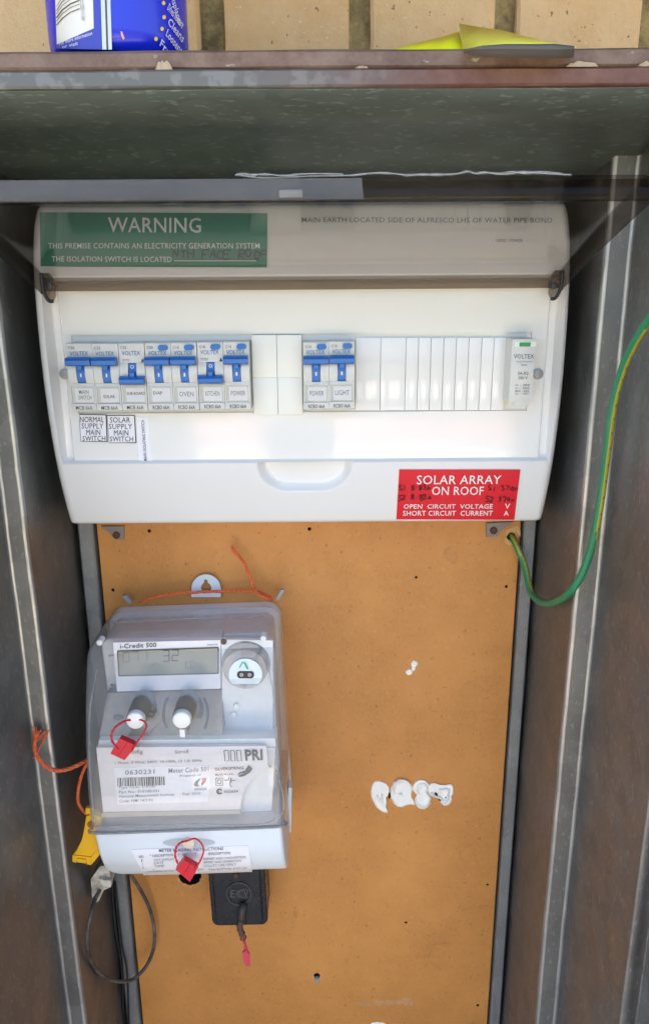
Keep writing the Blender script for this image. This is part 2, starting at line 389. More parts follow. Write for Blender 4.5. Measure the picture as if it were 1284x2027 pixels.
g = G(); g.add([(-60, -119, -1.546), (60, -119, -1.546), (60, -3.7, -1.546), (-60, -3.7, -1.546)], [(0, 1, 2, 3)])  # unseen, added as darker ground so the mirrored walls stand out
m = mat('mirrored_lawn', (.05, .08, .02), .9); t = NT(m); t.color(t.mix(t.ramp(t.noise(9, 6, .75), [(.3, 0.), (.7, 1.)]), (.09, .095, .035), (.15, .14, .06)))
o = g.build('mirrored_lawn', m); o['kind'] = 'structure'
WALLY = .02
wall = thing('brick_wall', 'buff brick wall with sandy mortar behind the top of the meter box', 'wall', (0, WALLY, -1.55))
g = G(); g.box((-3.2, WALLY+.0125, -1.55), (3.2, WALLY+.25, 1.15)); g.build('backing_wall', M['brick_far'], wall)
ev = thing('blocker', 'dark timber eaves added overhead, unseen, to shade the box', 'blocker', (0, -.3, .60))  # unseen overhang, added to darken the steel sides and lid lip
g = G(); g.box((-3.2, -.62, .66), (3.2, WALLY+.012, .68)); g.build('blocker_sheet', mat('blocker_dark', (.16, .13, .10), .7), ev)
g = G(); g.box((-3.2, -.65, .60), (3.2, -.622, .76)); g.build('blocker_edge', mat('blocker_brown', (.20, .12, .08), .6), ev)
# unseen garden walls and a shrub, added for the glossy cover to mirror
gw = mat('salmon_brickwork', (.80, .50, .36), .85); gr_ = mat('pale_render', (.85, .84, .80), .8)
for x0, x1, lab in ((-.86, -.40, 'low garden wall with pale coping added unseen behind the camera, shorter one'), (.08, 1.25, 'low garden wall with pale coping added unseen behind the camera, longer one')):
    r = thing('mirrored_wall', lab, 'wall', ((x0+x1)/2, -4.7, -1.55)); g = G(); g.box((x0, -4.75, -1.55), (x1, -4.6, -.98)); g.build('wall_body', gr_, r)
    g = G(); g.box((x0, -4.76, -.978), (x1, -4.585, -.84)); g.build('coping', gw, r)
r = thing('mirrored_shrub', 'leafy green shrub added unseen behind the longer garden wall', 'shrub', (.9, -5.1, -1.55))
g = G(); g.tube([(.9, -5.1, -1.55), (.92, -5.1, -1.1), (.88, -5.08, -.6)], .02, 6); g.build('stem', mat('stem', (.12, .08, .05), .8), r)
g = G(); random.seed(11)
for i in range(900):
    c = Vector((.9+random.gauss(0, .24), -5.1+random.gauss(0, .16), -.50+random.gauss(0, .22))); q = Euler((random.uniform(-1, 1), random.uniform(-1, 1), random.uniform(0, 6))).to_matrix()
    L = random.uniform(.02, .045); g.add([c+q@Vector(v) for v in ((0, -L*.35, 0), (L, 0, L*.1), (0, L*.35, 0), (-L, 0, L*.1))], [(0, 1, 2, 3)])
fo = g.build('foliage', mat('leaf', (.16, .24, .05), .3), r); random.seed(7)
PITX = .1036; BX0 = at(712, 50, WALLY).x      # centre line of the upright joint right of the middle
# mortar bed showing between the modelled bricks
g = G()
nx, nz = 90, 60; X0, X1, Z0m, Z1m = -.80, .80, -.85, .75
vs = []; 
for j in range(nz+1):
    for i in range(nx+1):
        x = X0+(X1-X0)*i/nx; z = Z0m+(Z1m-Z0m)*j/nz
        vs.append((x, WALLY+.007+.003*noise.noise(Vector((x*40, 3, z*40))), z))
g.add(vs, [(j*(nx+1)+i, j*(nx+1)+i+1, (j+1)*(nx+1)+i+1, (j+1)*(nx+1)+i) for j in range(nz) for i in range(nx)])
g.build('mortar', M['mortar'], wall, smooth=True)
brick_meshes = []
for k in range(5):
    bm = bmesh.new(); bmesh.ops.create_cube(bm, size=1)
    for v in bm.verts: v.co = Vector((v.co.x*.0875, v.co.y*.05, v.co.z*.0755))
    bmesh.ops.bevel(bm, geom=bm.edges[:], offset=.0022, segments=1, affect='EDGES')
    bmesh.ops.subdivide_edges(bm, edges=[e for e in bm.edges if e.calc_length() > .03], cuts=3, use_grid_fill=True)
    for v in bm.verts:
        q = v.co*45+Vector((k*9, 0, 0)); v.co += Vector((noise.noise(q), noise.noise(q+Vector((5, 0, 0)))*.6, noise.noise(q+Vector((0, 7, 0)))))*.0013
    me = bpy.data.meshes.new('brick'); bm.to_mesh(me); bm.free(); me.materials.append(M['brick']); brick_meshes.append(me)
for r in range(-10, 9):
    zc = .188+r*.086
    for cidx in range(-7, 8):
        xc = BX0+PITX/2+cidx*PITX+(PITX/2 if r % 2 else 0)
        if -.19 < xc < .17 and zc < .06: continue       # wall behind the meter box
        o = bpy.data.objects.new('brick', brick_meshes[(r*7+cidx*3) % 5]); COL.objects.link(o); o.parent = wall
        o.location = Vector((xc+random.uniform(-.0015, .0015), WALLY+.024+random.uniform(0, .002), zc))-wloc(wall)
        o.rotation_euler = (0, random.uniform(-.008, .008), math.pi*random.choice((0, 1)))

# ------------------------------------------------------------------ meter box
BXL, BXR = -.2010, .1725          # inner side walls, back half
SXL, SXR = -.2150, .1885          # front half, beyond the step
YS, YF = -.100, -.210             # step depth, front edge
ZB = -.80
box = thing('meter_box', 'weathered galvanised steel meter box with brown painted top edge', 'meter box', (-.0143, WALLY, ZB))
def arc_corner(p, c, q, r, n=5):
    a = (Vector(p)-Vector(c)).normalized(); b = (Vector(q)-Vector(c)).normalized(); c = Vector(c); out = []
    s0, s1 = c+a*r, c+b*r
    for i in range(n+1):
        t = i/n; out.append((s0*(1-t)+c*t)*(1-t)+(c*(1-t)+s1*t)*t)
    return out
def side_panel(sgn):
    bx, sx = (BXL, SXL) if sgn < 0 else (BXR, SXR)
    P = [Vector((bx, WALLY, 0))]
    P += arc_corner((bx, WALLY, 0), (bx, YS, 0), (sx, YS, 0), .0028)
    P += arc_corner((bx, YS, 0), (sx, YS, 0), (sx, YF, 0), .0022)
    P += arc_corner((sx, YS, 0), (sx, YF, 0), (sx+sgn*.012, YF, 0), .0015)
    P += [Vector((sx+sgn*.013, YF, 0)), Vector((sx+sgn*.013, YF+.006, 0))]
    nz = 60; vs = []; fs = []; ms = []
    for j in range(nz+1):
        z = ZB+(.094-ZB)*j/nz
        for p in P:
            dx = .0007*noise.noise(Vector((p.y*12, z*9, sgn*5))) + .0004*noise.noise(Vector((p.y*50, z*40, sgn)))
            vs.append((p.x+dx, p.y+dx*.5, z))
    W = len(P)
    for j in range(nz):
        for i in range(W-1):
            fs.append((j*W+i, j*W+i+1, (j+1)*W+i+1, (j+1)*W+i)); ms.append(1 if 1 <= i <= 5 or 7 <= i <= 11 else 0)
    g = G(); g.add(vs, fs); g.m = ms
    o = g.build('side_panel', [M['galv'], M['galv_edge']], box, smooth=True)
    md = o.modifiers.new('sheet', 'SOLIDIFY'); md.thickness = .001; md.offset = 1 if sgn < 0 else -1
    return o
side_panel(-1); side_panel(1)
# roof underside (bent sheet), fascia, lip
zr = [(WALLY, .0660), (-.050, .0700), (-.096, .0735), (-.104, .0775), (-.114, .0800), (-.150, .0830), (-.2085, .0872)]
g = G(); nx = 50; vs = []
for y, z in zr:
    for i in range(nx+1):
        x = SXL-.003+(SXR-SXL+.006)*i/nx; vs.append((x, y, z+.0006*noise.noise(Vector((x*14, y*14, 2)))))
W = nx+1
g.add(vs, [(j*W+i, j*W+i+1, (j+1)*W+i+1, (j+1)*W+i) for j in range(len(zr)-1) for i in range(nx)])
o = g.build('roof_lining', M['galv_roof'], box, smooth=True); md = o.modifiers.new('sheet', 'SOLIDIFY'); md.thickness = .001; md.offset = 1
def wavy_bar(x0, x1, y0, y1, z0, z1, name, ma, amp=.0004, bev=.0008, nx=80):
    vs = []; fs = []
    prof = [(y1, z0), (y0+bev, z0), (y0, z0+bev), (y0, z1-bev), (y0+bev, z1), (y1, z1)]; W = len(prof)
    for i in range(nx+1):
        x = x0+(x1-x0)*i/nx
        for k, (y, z) in enumerate(prof):
            vs.append((x, y+amp*noise.noise(Vector((x*30, k*.7, z0*90))), z+amp*noise.noise(Vector((x*22, k+9, y0*50)))))
    for i in range(nx):
        for k in range(W): a = i*W+k; b = i*W+(k+1) % W; fs.append((a, b, b+W, a+W))
    fs += [tuple(range(W))[::-1], tuple(nx*W+k for k in range(W))]
    g = G(); g.add(vs, fs); return fixn(g.build(name, ma, box))
wavy_bar(SXL-.016, SXR+.016, -.2125, -.2085, .0868, .0940, 'front_lip', M['lip'])
wavy_bar(SXL-.018, SXR+.018, -.2108, WALLY-.001, .0944, .1022, 'roof_slab', M['brown'], bev=.0012)
# flakes of old render sitting on the lip
for px, wpx, hpx, k in ((325, 34, 15, 0), (1150, 62, 9, 1), (715, 26, 4, 2), (1275, 30, 8, 3)):
    c = at(px, 138, -.2117); s = .35/1520
    g = G(); n = 9; top = []
    for i in range(n+1):
        u = i/n; top.append((c.x+(u-.5)*wpx*s*1.0, hpx*s*(math.sin(math.pi*u)**.6)*(.7+.5*random.random())))
    vs = [(x, -.2117, .0942) for x, z in top]+[(x, -.2122-.0006*random.random(), .0942+z) for x, z in top]+[(x, -.2109, .0942+z*.95) for x, z in top]
    N = n+1
    fs = [(i, i+1, N+i+1, N+i) for i in range(n)]+[(N+i, N+i+1, 2*N+i+1, 2*N+i) for i in range(n)]
    g.add(vs, fs); g.build('render_flake', mat('render_flake', (.46, .37, .27), .9) if k == 0 else bpy.data.materials['render_flake'], box)
# back rails either side of the board
def rail(x0, x1):
    g = G(); P = [(x0, WALLY), (x0, -.0035), (x0+.0012, -.0048), (x1-.0012, -.0048), (x1, -.0035), (x1, .018)]
    nz = 40; vs = []
    for j in range(nz+1):
        z = ZB+.01+(.05-ZB)*j/nz
        for k, (x, y) in enumerate(P): vs.append((x+.0003*noise.noise(Vector((k, z*14, x0))), y+.0003*noise.noise(Vector((k, z*20, x0+4))), z))
    W = len(P); g.add(vs, [(j*W+i, j*W+i+1, (j+1)*W+i+1, (j+1)*W+i) for j in range(nz) for i in range(W-1)])
    return g.build('back_rail', M['galv_rail'], box, angle=35)
BL, BR = at(197, 1100, 0).x, at(1026, 1100, 0).x
rail(BXL+.0022, BL-.0020); rail(BR+.0018, BXR-.0020)
g = G(); g.box((BXL+.001, WALLY-.003, ZB), (BXR-.001, WALLY-.001, .064)); g.build('back_panel', M['galv_roof'], box)
g = G(); g.box((SXL, YF+.001, ZB-.002), (SXR, WALLY-.004, ZB-.0005)); g.build('floor_panel', M['galv'], box)
# open door leaf, swung out to the right, with folded edge
ang = R_(58)
door = []
g = G()
hx, hy = SXR+.0160, YF-.004
def D(a, b): return (hx+a*math.cos(ang)+b*math.sin(ang), hy-a*math.sin(ang)+b*math.cos(ang))
prof = [(0, -.012), (0, 0), (.35, 0), (.35, -.012), (.338, -.012)]
vs = []
for z in (ZB+.01, .085):
    for a, b in prof: x, y = D(a, b); vs.append((x, y, z))
g.add(vs, [(i, i+1, 5+i+1, 5+i) for i in range(4)])
dr = g.build('door', M['galv'], box); md = dr.modifiers.new('sheet', 'SOLIDIFY'); md.thickness = .001
g = G()
for zz in (-.02, -.70):
    g = G(); g.cyl((SXR+.0148, YF-.0045, zz), (0, 0, 1), .003, .06, 12); g.build('hinge', M['rust'], dr)

# ------------------------------------------------------------------ backing board with real holes
board = thing('backing_board', 'orange-brown hardboard panel between the two grey rails', 'board', ((BL+BR)/2, 0, ZB+.005))
g = G(); g.box((BL, 0, ZB+.005), (BR, .012, .03), bev=.0009)
bo = g.build('panel', M['board'], board)
holes = [(224, 1168, 3.2), (296, 1051, 3.4), (612, 1047, 3.6), (823, 1143, 2.6), (1001, 1161, 3), (803, 1826, 2.6), (627, 1931, 6.2), (964, 1751, 2.4),
         (945, 1990, 2.8), (376, 1733, 23), (1011, 1062, 8.5), (760, 1580, 3.), (818, 1320, 5)]
gh = G()
for px, py, r in holes:
    c = at(px, py, 0); rr = r*(at(px+1, py, 0)-at(px, py, 0)).x
    gh.cyl((c.x, -.004, c.z), (0, 1, 0), rr, .02, 20)
me = newmesh('cut', [v for v in gh.v], gh.f, M['hole']); co = bpy.data.objects.new('cut', me); COL.objects.link(co)
md = bo.modifiers.new('b', 'BOOLEAN'); md.operation = 'DIFFERENCE'; md.object = co; md.solver = 'EXACT'
bo.data.materials.append(M['hole'])
dg = bpy.context.evaluated_depsgraph_get(); nm = bpy.data.meshes.new_from_object(bo.evaluated_get(dg))
bo.modifiers.clear(); bo.data = nm; nm.name = 'panel'; bpy.data.objects.remove(co)
def chips(px, py, r, n=7):
    "raised torn fibres round a hole"
    c = at(px, py, 0); s = (at(px+1, py, 0)-at(px, py, 0)).x; g = G()
    for i in range(n):
        a = 2*math.pi*i/n+random.uniform(-.3, .3); q = r*s*random.uniform(1.02, 1.25); d = Vector((math.cos(a), 0, math.sin(a))); tt = Vector((-d.z, 0, d.x))
        L = min(r*s*random.uniform(.35, .8), .0016+.0012*random.random()); b = c+d*q
        g.add([b-tt*L*.5, b+tt*L*.5, b+d*L*.6+tt*L*.2+Vector((0, -.0008, 0)), b+d*L*.45-tt*L*.3+Vector((0, -.0005, 0))], [(0, 1, 2, 3)])
        g.v = [Vector((v.x, min(v.y, -.0002), v.z)) for v in g.v]
    g.build('torn_fibre', M['board_raw'], board)
for h in holes[:9]: chips(h[0], h[1], h[2], 5)
chips(376, 1733, 20.5, 34); chips(1011, 1062, 9, 10)
# torn patch beside the earth-wire hole
g = G(); put_poly(g, [(1001, 1062), (1000, 1050), (1011, 1045), (1024, 1041), (1029, 1050), (1030, 1062), (1026, 1060), (1022, 1053), (1010, 1052)], plane(-.0006)); 
put_poly(g, [(998, 1064), (1003, 1066), (1008, 1072), (1014, 1077), (1006, 1080), (999, 1075)], plane(-.0006)); g.build('torn_fibre', M['board_raw'], board)
c = at(627, 1937, 0); g = G(); g.cyl((c.x, .001, c.z-.001), (0, -1, 0), .0030, .0022, 14, r2=.0024); g.build('screw', M['screwgrey'], board)
# filler dabs
m = mat('white_filler', (.88, .84, .77), .45); t = NT(m); t.bump(t.noise(140, 3, .5), .25, .001); M['filler'] = m
def dab(lobes, name='filler_dab'):
    g = G()
    for (px, py, rx, ry, h, tw) in lobes:
        c = at(px, py, 0); s = (at(px+1, py, 0)-c).x; nr, na = 7, 40; vs = [Vector((c.x, -h*.72, c.z))]; fs = []
        for r in range(1, nr+1):
            q = r/nr
            for a in range(na):
                th = 2*math.pi*a/na; h_ = Vector((math.cos(th), math.sin(th), px*.3)); k = 1+.22*noise.noise(h_*2.0)+.16*noise.noise(h_*5.5)-.10*abs(noise.noise(h_*11))
                x = c.x+rx*s*q*k*math.cos(th); z = c.z+ry*s*q*k*math.sin(th)
                sw = .30*math.cos(th-tw+q*4.2)*q*(1-q)*2.2
                hh = .55*h*((1-q**6)*(.55+1.5*sw)+.50*math.exp(-((q-.78)/.10)**2)*(.5+.5*math.cos(th-tw)))+.00025*noise.noise(Vector((x*300, z*300, 1)))
                vs.append(Vector((x, -max(hh, 0) if r < nr else .0002, z)))
        for a in range(na): fs.append((0, 1+a, 1+(a+1) % na))
        for r in range(nr-1):
            for a in range(na): b = (a+1) % na; fs.append((1+r*na+a, 1+(r+1)*na+a, 1+(r+1)*na+b, 1+r*na+b))
        g.add(vs, fs)
    return fixn(g.build(name, M['filler'], board, smooth=True))
def smear(poly, ph, hmax=.0026):
    P = [(640+x/3.21, 1280+y/3.21) for x, y in poly]; P = [(p.x, p.y) for p in spline([(x, y, 0) for x, y in P+[P[0]]], 4)][:-1]
    cx = sum(p[0] for p in P)/len(P); cy = sum(p[1] for p in P)/len(P); P = [(cx+(x-cx)*1.09, cy+(y-cy)*1.05) for x, y in P]; n = len(P); nr = 12; g = G(); vs = [at(cx, cy, -hmax*.6)]; fs = []
    for r in range(1, nr+1):
        q = r/nr
        for i, (x, y) in enumerate(P):
            rag = 1+(.05*noise.noise(Vector((i*.9, ph*7, 0)))+.03*noise.noise(Vector((i*2.3, ph, 5))))*q
            X, Y_ = cx+(x-cx)*q*rag, cy+(y-cy)*q*rag; th = math.atan2(y-cy, x-cx)
            ridge = max(0, math.sin(5.2*q-th*.5+ph))**4*sstep(1, .86, q)
            wv = .5+.5*noise.noise(Vector((X*.09+ph*3, Y_*.05, ph)))
            h = hmax*(.22+.35*wv+.85*ridge+.30*sstep(.72, .93, q)*(.5+.5*math.cos(th-ph)))*(1 if r < nr else 0)
            vs.append(at(X, Y_, -max(h, .0001) if r < nr else .0003))
    for a in range(n): fs.append((0, 1+a, 1+(a+1) % n))
    for r in range(nr-1):
        for a in range(n): b = (a+1) % n; fs.append((1+r*n+a, 1+(r+1)*n+a, 1+(r+1)*n+b, 1+r*n+b))
    g.add(vs, fs); return fixn(g.build('filler_dab', M['filler'], board, angle=50))
smear([(312,880),(330,858),(360,855),(395,870),(412,900),(410,940),(395,960),(400,990),(395,1020),(405,1052),(370,1045),(340,1020),(320,985),(305,945),(305,910)], 1.0)
smear([(430,905),(445,865),(480,843),(520,848),(548,870),(560,905),(555,950),(575,1000),(540,1002),(490,1018),(460,1005),(440,975),(428,940)], 2.4, .0032)
smear([(568,885),(590,855),(630,845),(660,865),(668,895),(660,930),(680,960),(672,1000),(650,1025),(615,1028),(590,1005),(580,970),(590,940),(570,915)], 4.0)
smear([(667,885),(700,865),(735,875),(775,878),(805,873),(820,890),(820,930),(808,950),(812,975),(795,1000),(765,1008),(745,990),(730,965),(700,955),(675,935)], 5.3)
for q in ([(768, 1573), (772, 1570), (773, 1578), (769, 1583)], [(861, 1569), (866, 1573), (864, 1577), (860, 1572)], [(867, 1582), (875, 1584), (874, 1586), (868, 1585)], [(880, 1580), (884, 1577), (886, 1580)]): 
    g = G(); g.prism([at(x, y, -.0020) for x, y in q], (0, .0012, 0)); fixn(g.build('grit', M['hole'], board))
dab([(809, 1331, 7, 6, .002, 0), (820, 1314, 7, 7, .003, 2), (818, 1322, 4, 8, .0025, 1)])
dab([(748, 2030, 16, 9, .003, 1)])
m = clearmat('dried_glue', (1, 1, 1), .3, .9, dusty=(-.15, .30), hazecol=(.80, .66, .46)); 
random.seed(5)
for cx_, cy_, a_, b_ in ((722, 1986, 13, 6), (748, 1984, 11, 7), (770, 1985, 9, 6), (788, 1984, 8, 7), (800, 1982, 7, 8), (812, 1983, 6, 9)):
    g = G(); put_poly(g, [(cx_+a_*(1+random.uniform(-.35, .2))*math.cos(R_(q)), cy_+b_*(1+random.uniform(-.4, .2))*math.sin(R_(q))) for q in range(0, 360, 24)], plane(-.0003)); g.build('glue_smear', m, board)
random.seed(7)

# ------------------------------------------------------------------ switchboard cover
CL, CR = -.1885, .1612; CZ0, CZ1 = -.1665, .0535
PROF = [(-.1665, -.0520), (-.150, -.0590), (-.120, -.0690), (-.085, -.0755), (-.05, -.0780), (-.01, -.0770), (.02, -.0725), (.04, -.0645), (.0535, -.0540)]
def Yc(x, z): return smooth_interp(PROF, z)
PANEL = -.0665
RL, RR = at(87, 640, -.078).x, at(1116, 640, -.078).x
RZT = .0065; RZB = at(600, 917, -.071).z
BEV = .0078
def Ycover(x, z):
    y = Yc(x, z)
    e = min(x-CL, CR-x)
    if e < .006: y += .006*(1-math.sqrt(max(0, 1-((.006-e)/.006)**2)))
    e = min(z-CZ0, CZ1-z)
    if e < .004: y += .004*(1-math.sqrt(max(0, 1-((.004-e)/.004)**2)))
    if RL < x < RR and RZB < z < RZT:
        ex = min(x-RL, RR-x); ez = min(z-RZB, RZT-z)
        k = min(sstep(0, .0012, ex), sstep(0, .0022, ez)); dp = PANEL+.0045*(1-sstep(BEV-.0022, BEV, ex))*sstep(0, .004, ez); y = y*(1-k)+dp*k
    # finger hollow under the window
    fx = abs(x-FHX)/FHW; dz = (RZB+.001-z)/FHD
    if dz > -.1 and fx < 1.1:
        rr_ = max(abs(x-FHX)-(FHW-FHD), 0); dd = math.hypot(rr_, max(RZB-z, 0)) if z < RZB else rr_
        k = 1-sstep(FHD-.0065, FHD, dd)
        if z < RZB+.0006: y += .0085*k*(1-.6*sstep(0, FHD*1.0, RZB-z)*0)
    return y
FHX = at(603, 930, -.07).x; FHW = at(700, 930, -.07).x-FHX; FHD = RZB-at(603, 977, -.0665).z
SLx0, SLx1 = at(141, 662, PANEL).x, at(1052, 662, PANEL).x
SLz1, SLz0 = at(600, 661, PANEL).z, at(600, 816, PANEL).z
def lines(a, b, step, extra):
    s = set(round(a+(b-a)*i/int((b-a)/step), 6) for i in range(int((b-a)/step)+1))
    ex = sorted(set(round(e, 6) for e in extra if a <= e <= b)); out = [v for v in s if all(abs(v-e) > .0007 for e in ex)]+ex
    return sorted(set(out))
eps = .00025
xs = lines(CL, CR, .0028, [CL, CL+.0003, CL+.001, CL+.002, CL+.004, CL+.006, CR-.0003, CR-.001, CR-.002, CR-.004, CR-.006, CR,
     RL, RL+.0006, RL+.0012, RL+.003, RL+.005, RL+BEV-.0022, RL+BEV-.0011, RL+BEV, RR, RR-.0006, RR-.0012, RR-.003, RR-.005, RR-BEV+.0022, RR-BEV+.0011, RR-BEV, SLx0, SLx1]+[FHX+s*(FHW-.0065*i/6) for i in range(7) for s in (-1, 1)]+[FHX+s*(FHW-.008-.0018*i) for i in range(9) for s in (-1, 1)])
zs = lines(CZ0, CZ1, .0028, [CZ0, CZ0+.0003, CZ0+.001, CZ0+.002, CZ0+.004, CZ1-.0003, CZ1-.001, CZ1-.002, CZ1-.004, CZ1,
     RZB, RZB-eps, RZB+.0007, RZB+.0014, RZB+.0022, RZT, RZT-.0007, RZT-.0014, RZT-.0022, SLz0, SLz1]+[RZB-.001-.00105*i for i in range(22)])
cover = thing('switchboard', 'white plastic switchboard enclosure with smoky lid propped open, above the meter', 'switchboard', ((CL+CR)/2, 0, CZ0))
g = G(); W = len(xs); vs = [(x, Ycover(x, z), z) for z in zs for x in xs]; fs = []
for j in range(len(zs)-1):
    for i in range(W-1):
        if xs[i] >= SLx0-1e-6 and xs[i+1] <= SLx1+1e-6 and zs[j] >= SLz0-1e-6 and zs[j+1] <= SLz1+1e-6: continue
        fs.append((j*W+i, j*W+i+1, (j+1)*W+i+1, (j+1)*W+i))
g.add(vs, fs)
H = len(zs)
def skirt(idx):
    b = [vs[i] for i in idx]; n = len(b); g.add(b+[(x, -.002, z) for x, y, z in b], [(i, i+1, n+i+1, n+i) for i in range(n-1)])
skirt([i for i in range(W)]); skirt([(H-1)*W+i for i in range(W)]); skirt([j*W for j in range(H)]); skirt([j*W+W-1 for j in range(H)])
sh = fixn(g.build('shell', M['white'], cover, angle=17))
# slot walls and dark inside
g = G(); e = .0002
for a, b in (((SLx0-.001, PANEL+.0006, SLz0), (SLx0, PANEL+.002, SLz1)), ((SLx1, PANEL+.0006, SLz0), (SLx1+.001, PANEL+.002, SLz1)),
             ((SLx0, PANEL+.0006, SLz0-.001), (SLx1, PANEL+.002, SLz0)), ((SLx0, PANEL+.0006, SLz1), (SLx1, PANEL+.002, SLz1+.001))): g.box(a, b)
g.build('slot_rim', M['white'], cover)
g = G(); g.box((SLx0-.003, PANEL+.0022, SLz0-.003), (SLx1+.003, PANEL+.0035, SLz1+.003)); g.build('inner_chassis', M['white'], cover)
# blank plates
def blank(x0, x1, y0, y1, yy, groove=False):
    a = at(x0, (y0+y1)/2, yy); b = at(x1, (y0+y1)/2, yy); zt = at((x0+x1)/2, y0, yy).z; zb = at((x0+x1)/2, y1, yy).z
    g = G()
    if groove:
        zm = zt+(zb-zt)*.53
        g.box((a.x+.00003, yy, zm+.00002), (b.x-.00003, PANEL+.008, zt), bev=.0003); g.box((a.x+.00003, yy, zb), (b.x-.00003, PANEL+.008, zm-.00002), bev=.0003)
    else: g.box((a.x+.00012, yy, zb), (b.x-.00012, PANEL+.008, zt), bev=.0004)
    return g.build('blank_plate', M['white2'] if groove else M['white'], cover, angle=40)
blank(500, 548.5, 663, 821, PANEL-.0030, True); blank(549, 598, 663, 821, PANEL-.0030, True)
ex = [703, 752.5, 802, 826.5, 851, 876, 900.5, 925, 950, 974, 1000]
for a, b in zip(ex, ex[1:]): blank(a, b, 668.5, 812.5, PANEL-.0012)
# cover fixing screws
for px in (129, 1064):
    c = at(px, 740, PANEL-.0005); g = G(); g.cyl(c, (0, -1, 0), .0036, .0012, 20, bev=.0004)
    g.box((c.x-.0026, c.y-.0016, c.z-.0003), (c.x+.0026, c.y-.0010, c.z+.0003)); g.build('fixing_screw', M['screwgrey'], cover, angle=40)
# mounting ears below
for pts, sx, sy in (([(200, 1042), (246, 1042), (246, 1068), (228, 1068), (214, 1052), (205, 1047)], 231, 1059), ([(962, 1036), (1016, 1033), (1003, 1041), (992, 1048), (984, 1062), (962, 1063)], 976, 1050)):
    g = G(); g.prism([at(x, y, -.0022) for x, y in pts], (0, .002, 0)); e_ = fixn(g.build('mounting_ear', M['bracket'], cover))
    c = at(sx, sy, -.002); g = G(); g.cyl(c, (0, -1, 0), .0030, .0018, 16, bev=.0006); g.build('screw', M['rust'], e_, angle=40)
# printed strip on the upper face
def cov(x, y): return atf(x, y, lambda a, b: Yc(a, b)-.0006)
g = G()
put_text(g, 'MAIN EARTH LOCATED SIDE OF ALFRESCO LHS OF WATER PIPE BOND', [(597, 440), (1092, 441), (1092, 431), (597, 430)], cov, 0, .012)
g.build('lettering', M['inkgrey'], cover); g = G()
put_text(g, 'DOC 170428', [(982, 479), (1033, 479), (1033, 473), (982, 473)], cov, 0, .01)
g.build('lettering', M['inkgrey'], cover)

# ---- smoky lid, swung up
LXL, LXR = -.1812, .1535
def lidpt(x, s, h=0.0):
    "s 0 at hinge .. 1 at free edge; h drops below the plate"
    d = .498+(.3605-.498)*s; U = .1535+(.1572-.1535)*s+.0012*math.sin(math.pi*s)-h
    return DU(x, d, U)
g = G(); nx, ns = 24, 10; vs = []; fs = []
FL = .0122
rows = [(0, .0090), (0, .0045), (.0, .0015), (.010, .0003)]+[(s/ns, 0) for s in range(1, ns)]+[(.992, .0003), (1, .0018), (1.003, .0065), (1.006, FL)]
cols = [(LXL-.0008, 1), (LXL-.0004, .5), (LXL, .12), (LXL+.0016, 0)]+[(LXL+(LXR-LXL)*i/nx, 0) for i in range(1, nx)]+[(LXR-.0016, 0), (LXR, .12), (LXR+.0004, .5), (LXR+.0008, 1)]
for s, h in rows:
    for x, k in cols: vs.append(lidpt(x, s, max(h, k*FL*(.85+.15*s))))
W = len(cols); Hh = len(rows)
g.add(vs, [(j*W+i, j*W+i+1, (j+1)*W+i+1, (j+1)*W+i) for j in range(Hh-1) for i in range(W-1)])
g.m = [1 if (i < 3 or i >= W-4 or j < 3 or j >= Hh-4) else 0 for j in range(Hh-1) for i in range(W-1)]
lid = g.build('lid', [M['lid'], M['lid_edge']], cover, angle=50); md = lid.modifiers.new('sheet', 'SOLIDIFY'); md.thickness = .0018; md.offset = 0
M['darkplastic'] = clearmat('smoky_hinge_tab', (.62, .57, .52), .1, 1.0, haze=.12, hazecol=(.16, .12, .10))
for sx_ in (-1, 1):
    ol = [(82, 540), (84, 566), (90, 585), (98, 596), (106, 596), (110, 586), (109, 566), (104, 550), (96, 540)]
    if sx_ > 0: ol = [(1195-x, y-5) for x, y in ol]
    g = G(); g.prism([at(x, y, -.0815) for x, y in ol], (0, .0022, 0)); tb = fixn(g.build('hinge_tab', M['darkplastic'], lid, angle=40))
    g = G(); g.tube(spline([at(x, y, -.0822) for x, y in ol[:5]], 4), .0011, 8); g.build('tab_edge', M['blackcore'], tb, smooth=True)
    c = at(98 if sx_ < 0 else 1096, 566, -.0822); g = G(); g.cyl(c, (0, -1, 0), .0022, .001, 14, bev=.0004); g.build('hinge_pin', M['blackcore'], tb, angle=40)
# bright reflection on the lid's front edge, painted as a hazy strip
M['painted_reflection'] = clearmat('painted_reflection', (.8, .8, .8), .12, .45, dusty=(.30, .46), hazecol=(.24, .23, .215))
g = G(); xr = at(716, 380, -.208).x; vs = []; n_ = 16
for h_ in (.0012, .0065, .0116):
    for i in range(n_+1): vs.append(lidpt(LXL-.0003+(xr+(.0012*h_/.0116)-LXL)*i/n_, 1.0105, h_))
W = n_+1; g.add(vs, [(j*W+i, j*W+i+1, (j+1)*W+i+1, (j+1)*W+i) for j in range(2) for i in range(n_)]); o = g.build('painted_reflection', M['painted_reflection'], lid)
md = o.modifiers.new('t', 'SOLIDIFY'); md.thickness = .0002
# catch moulding at the middle of the lid's front edge
g = G(); c = lidpt(at(577, 380, -.2).x, 1.004, .0075); g.box((c.x-.0055, c.y-.0022, c.z-.0022), (c.x+.0055, c.y-.0004, c.z+.0012), bev=.0005); g.build('catch', M['clear_edge'], lid, angle=40)

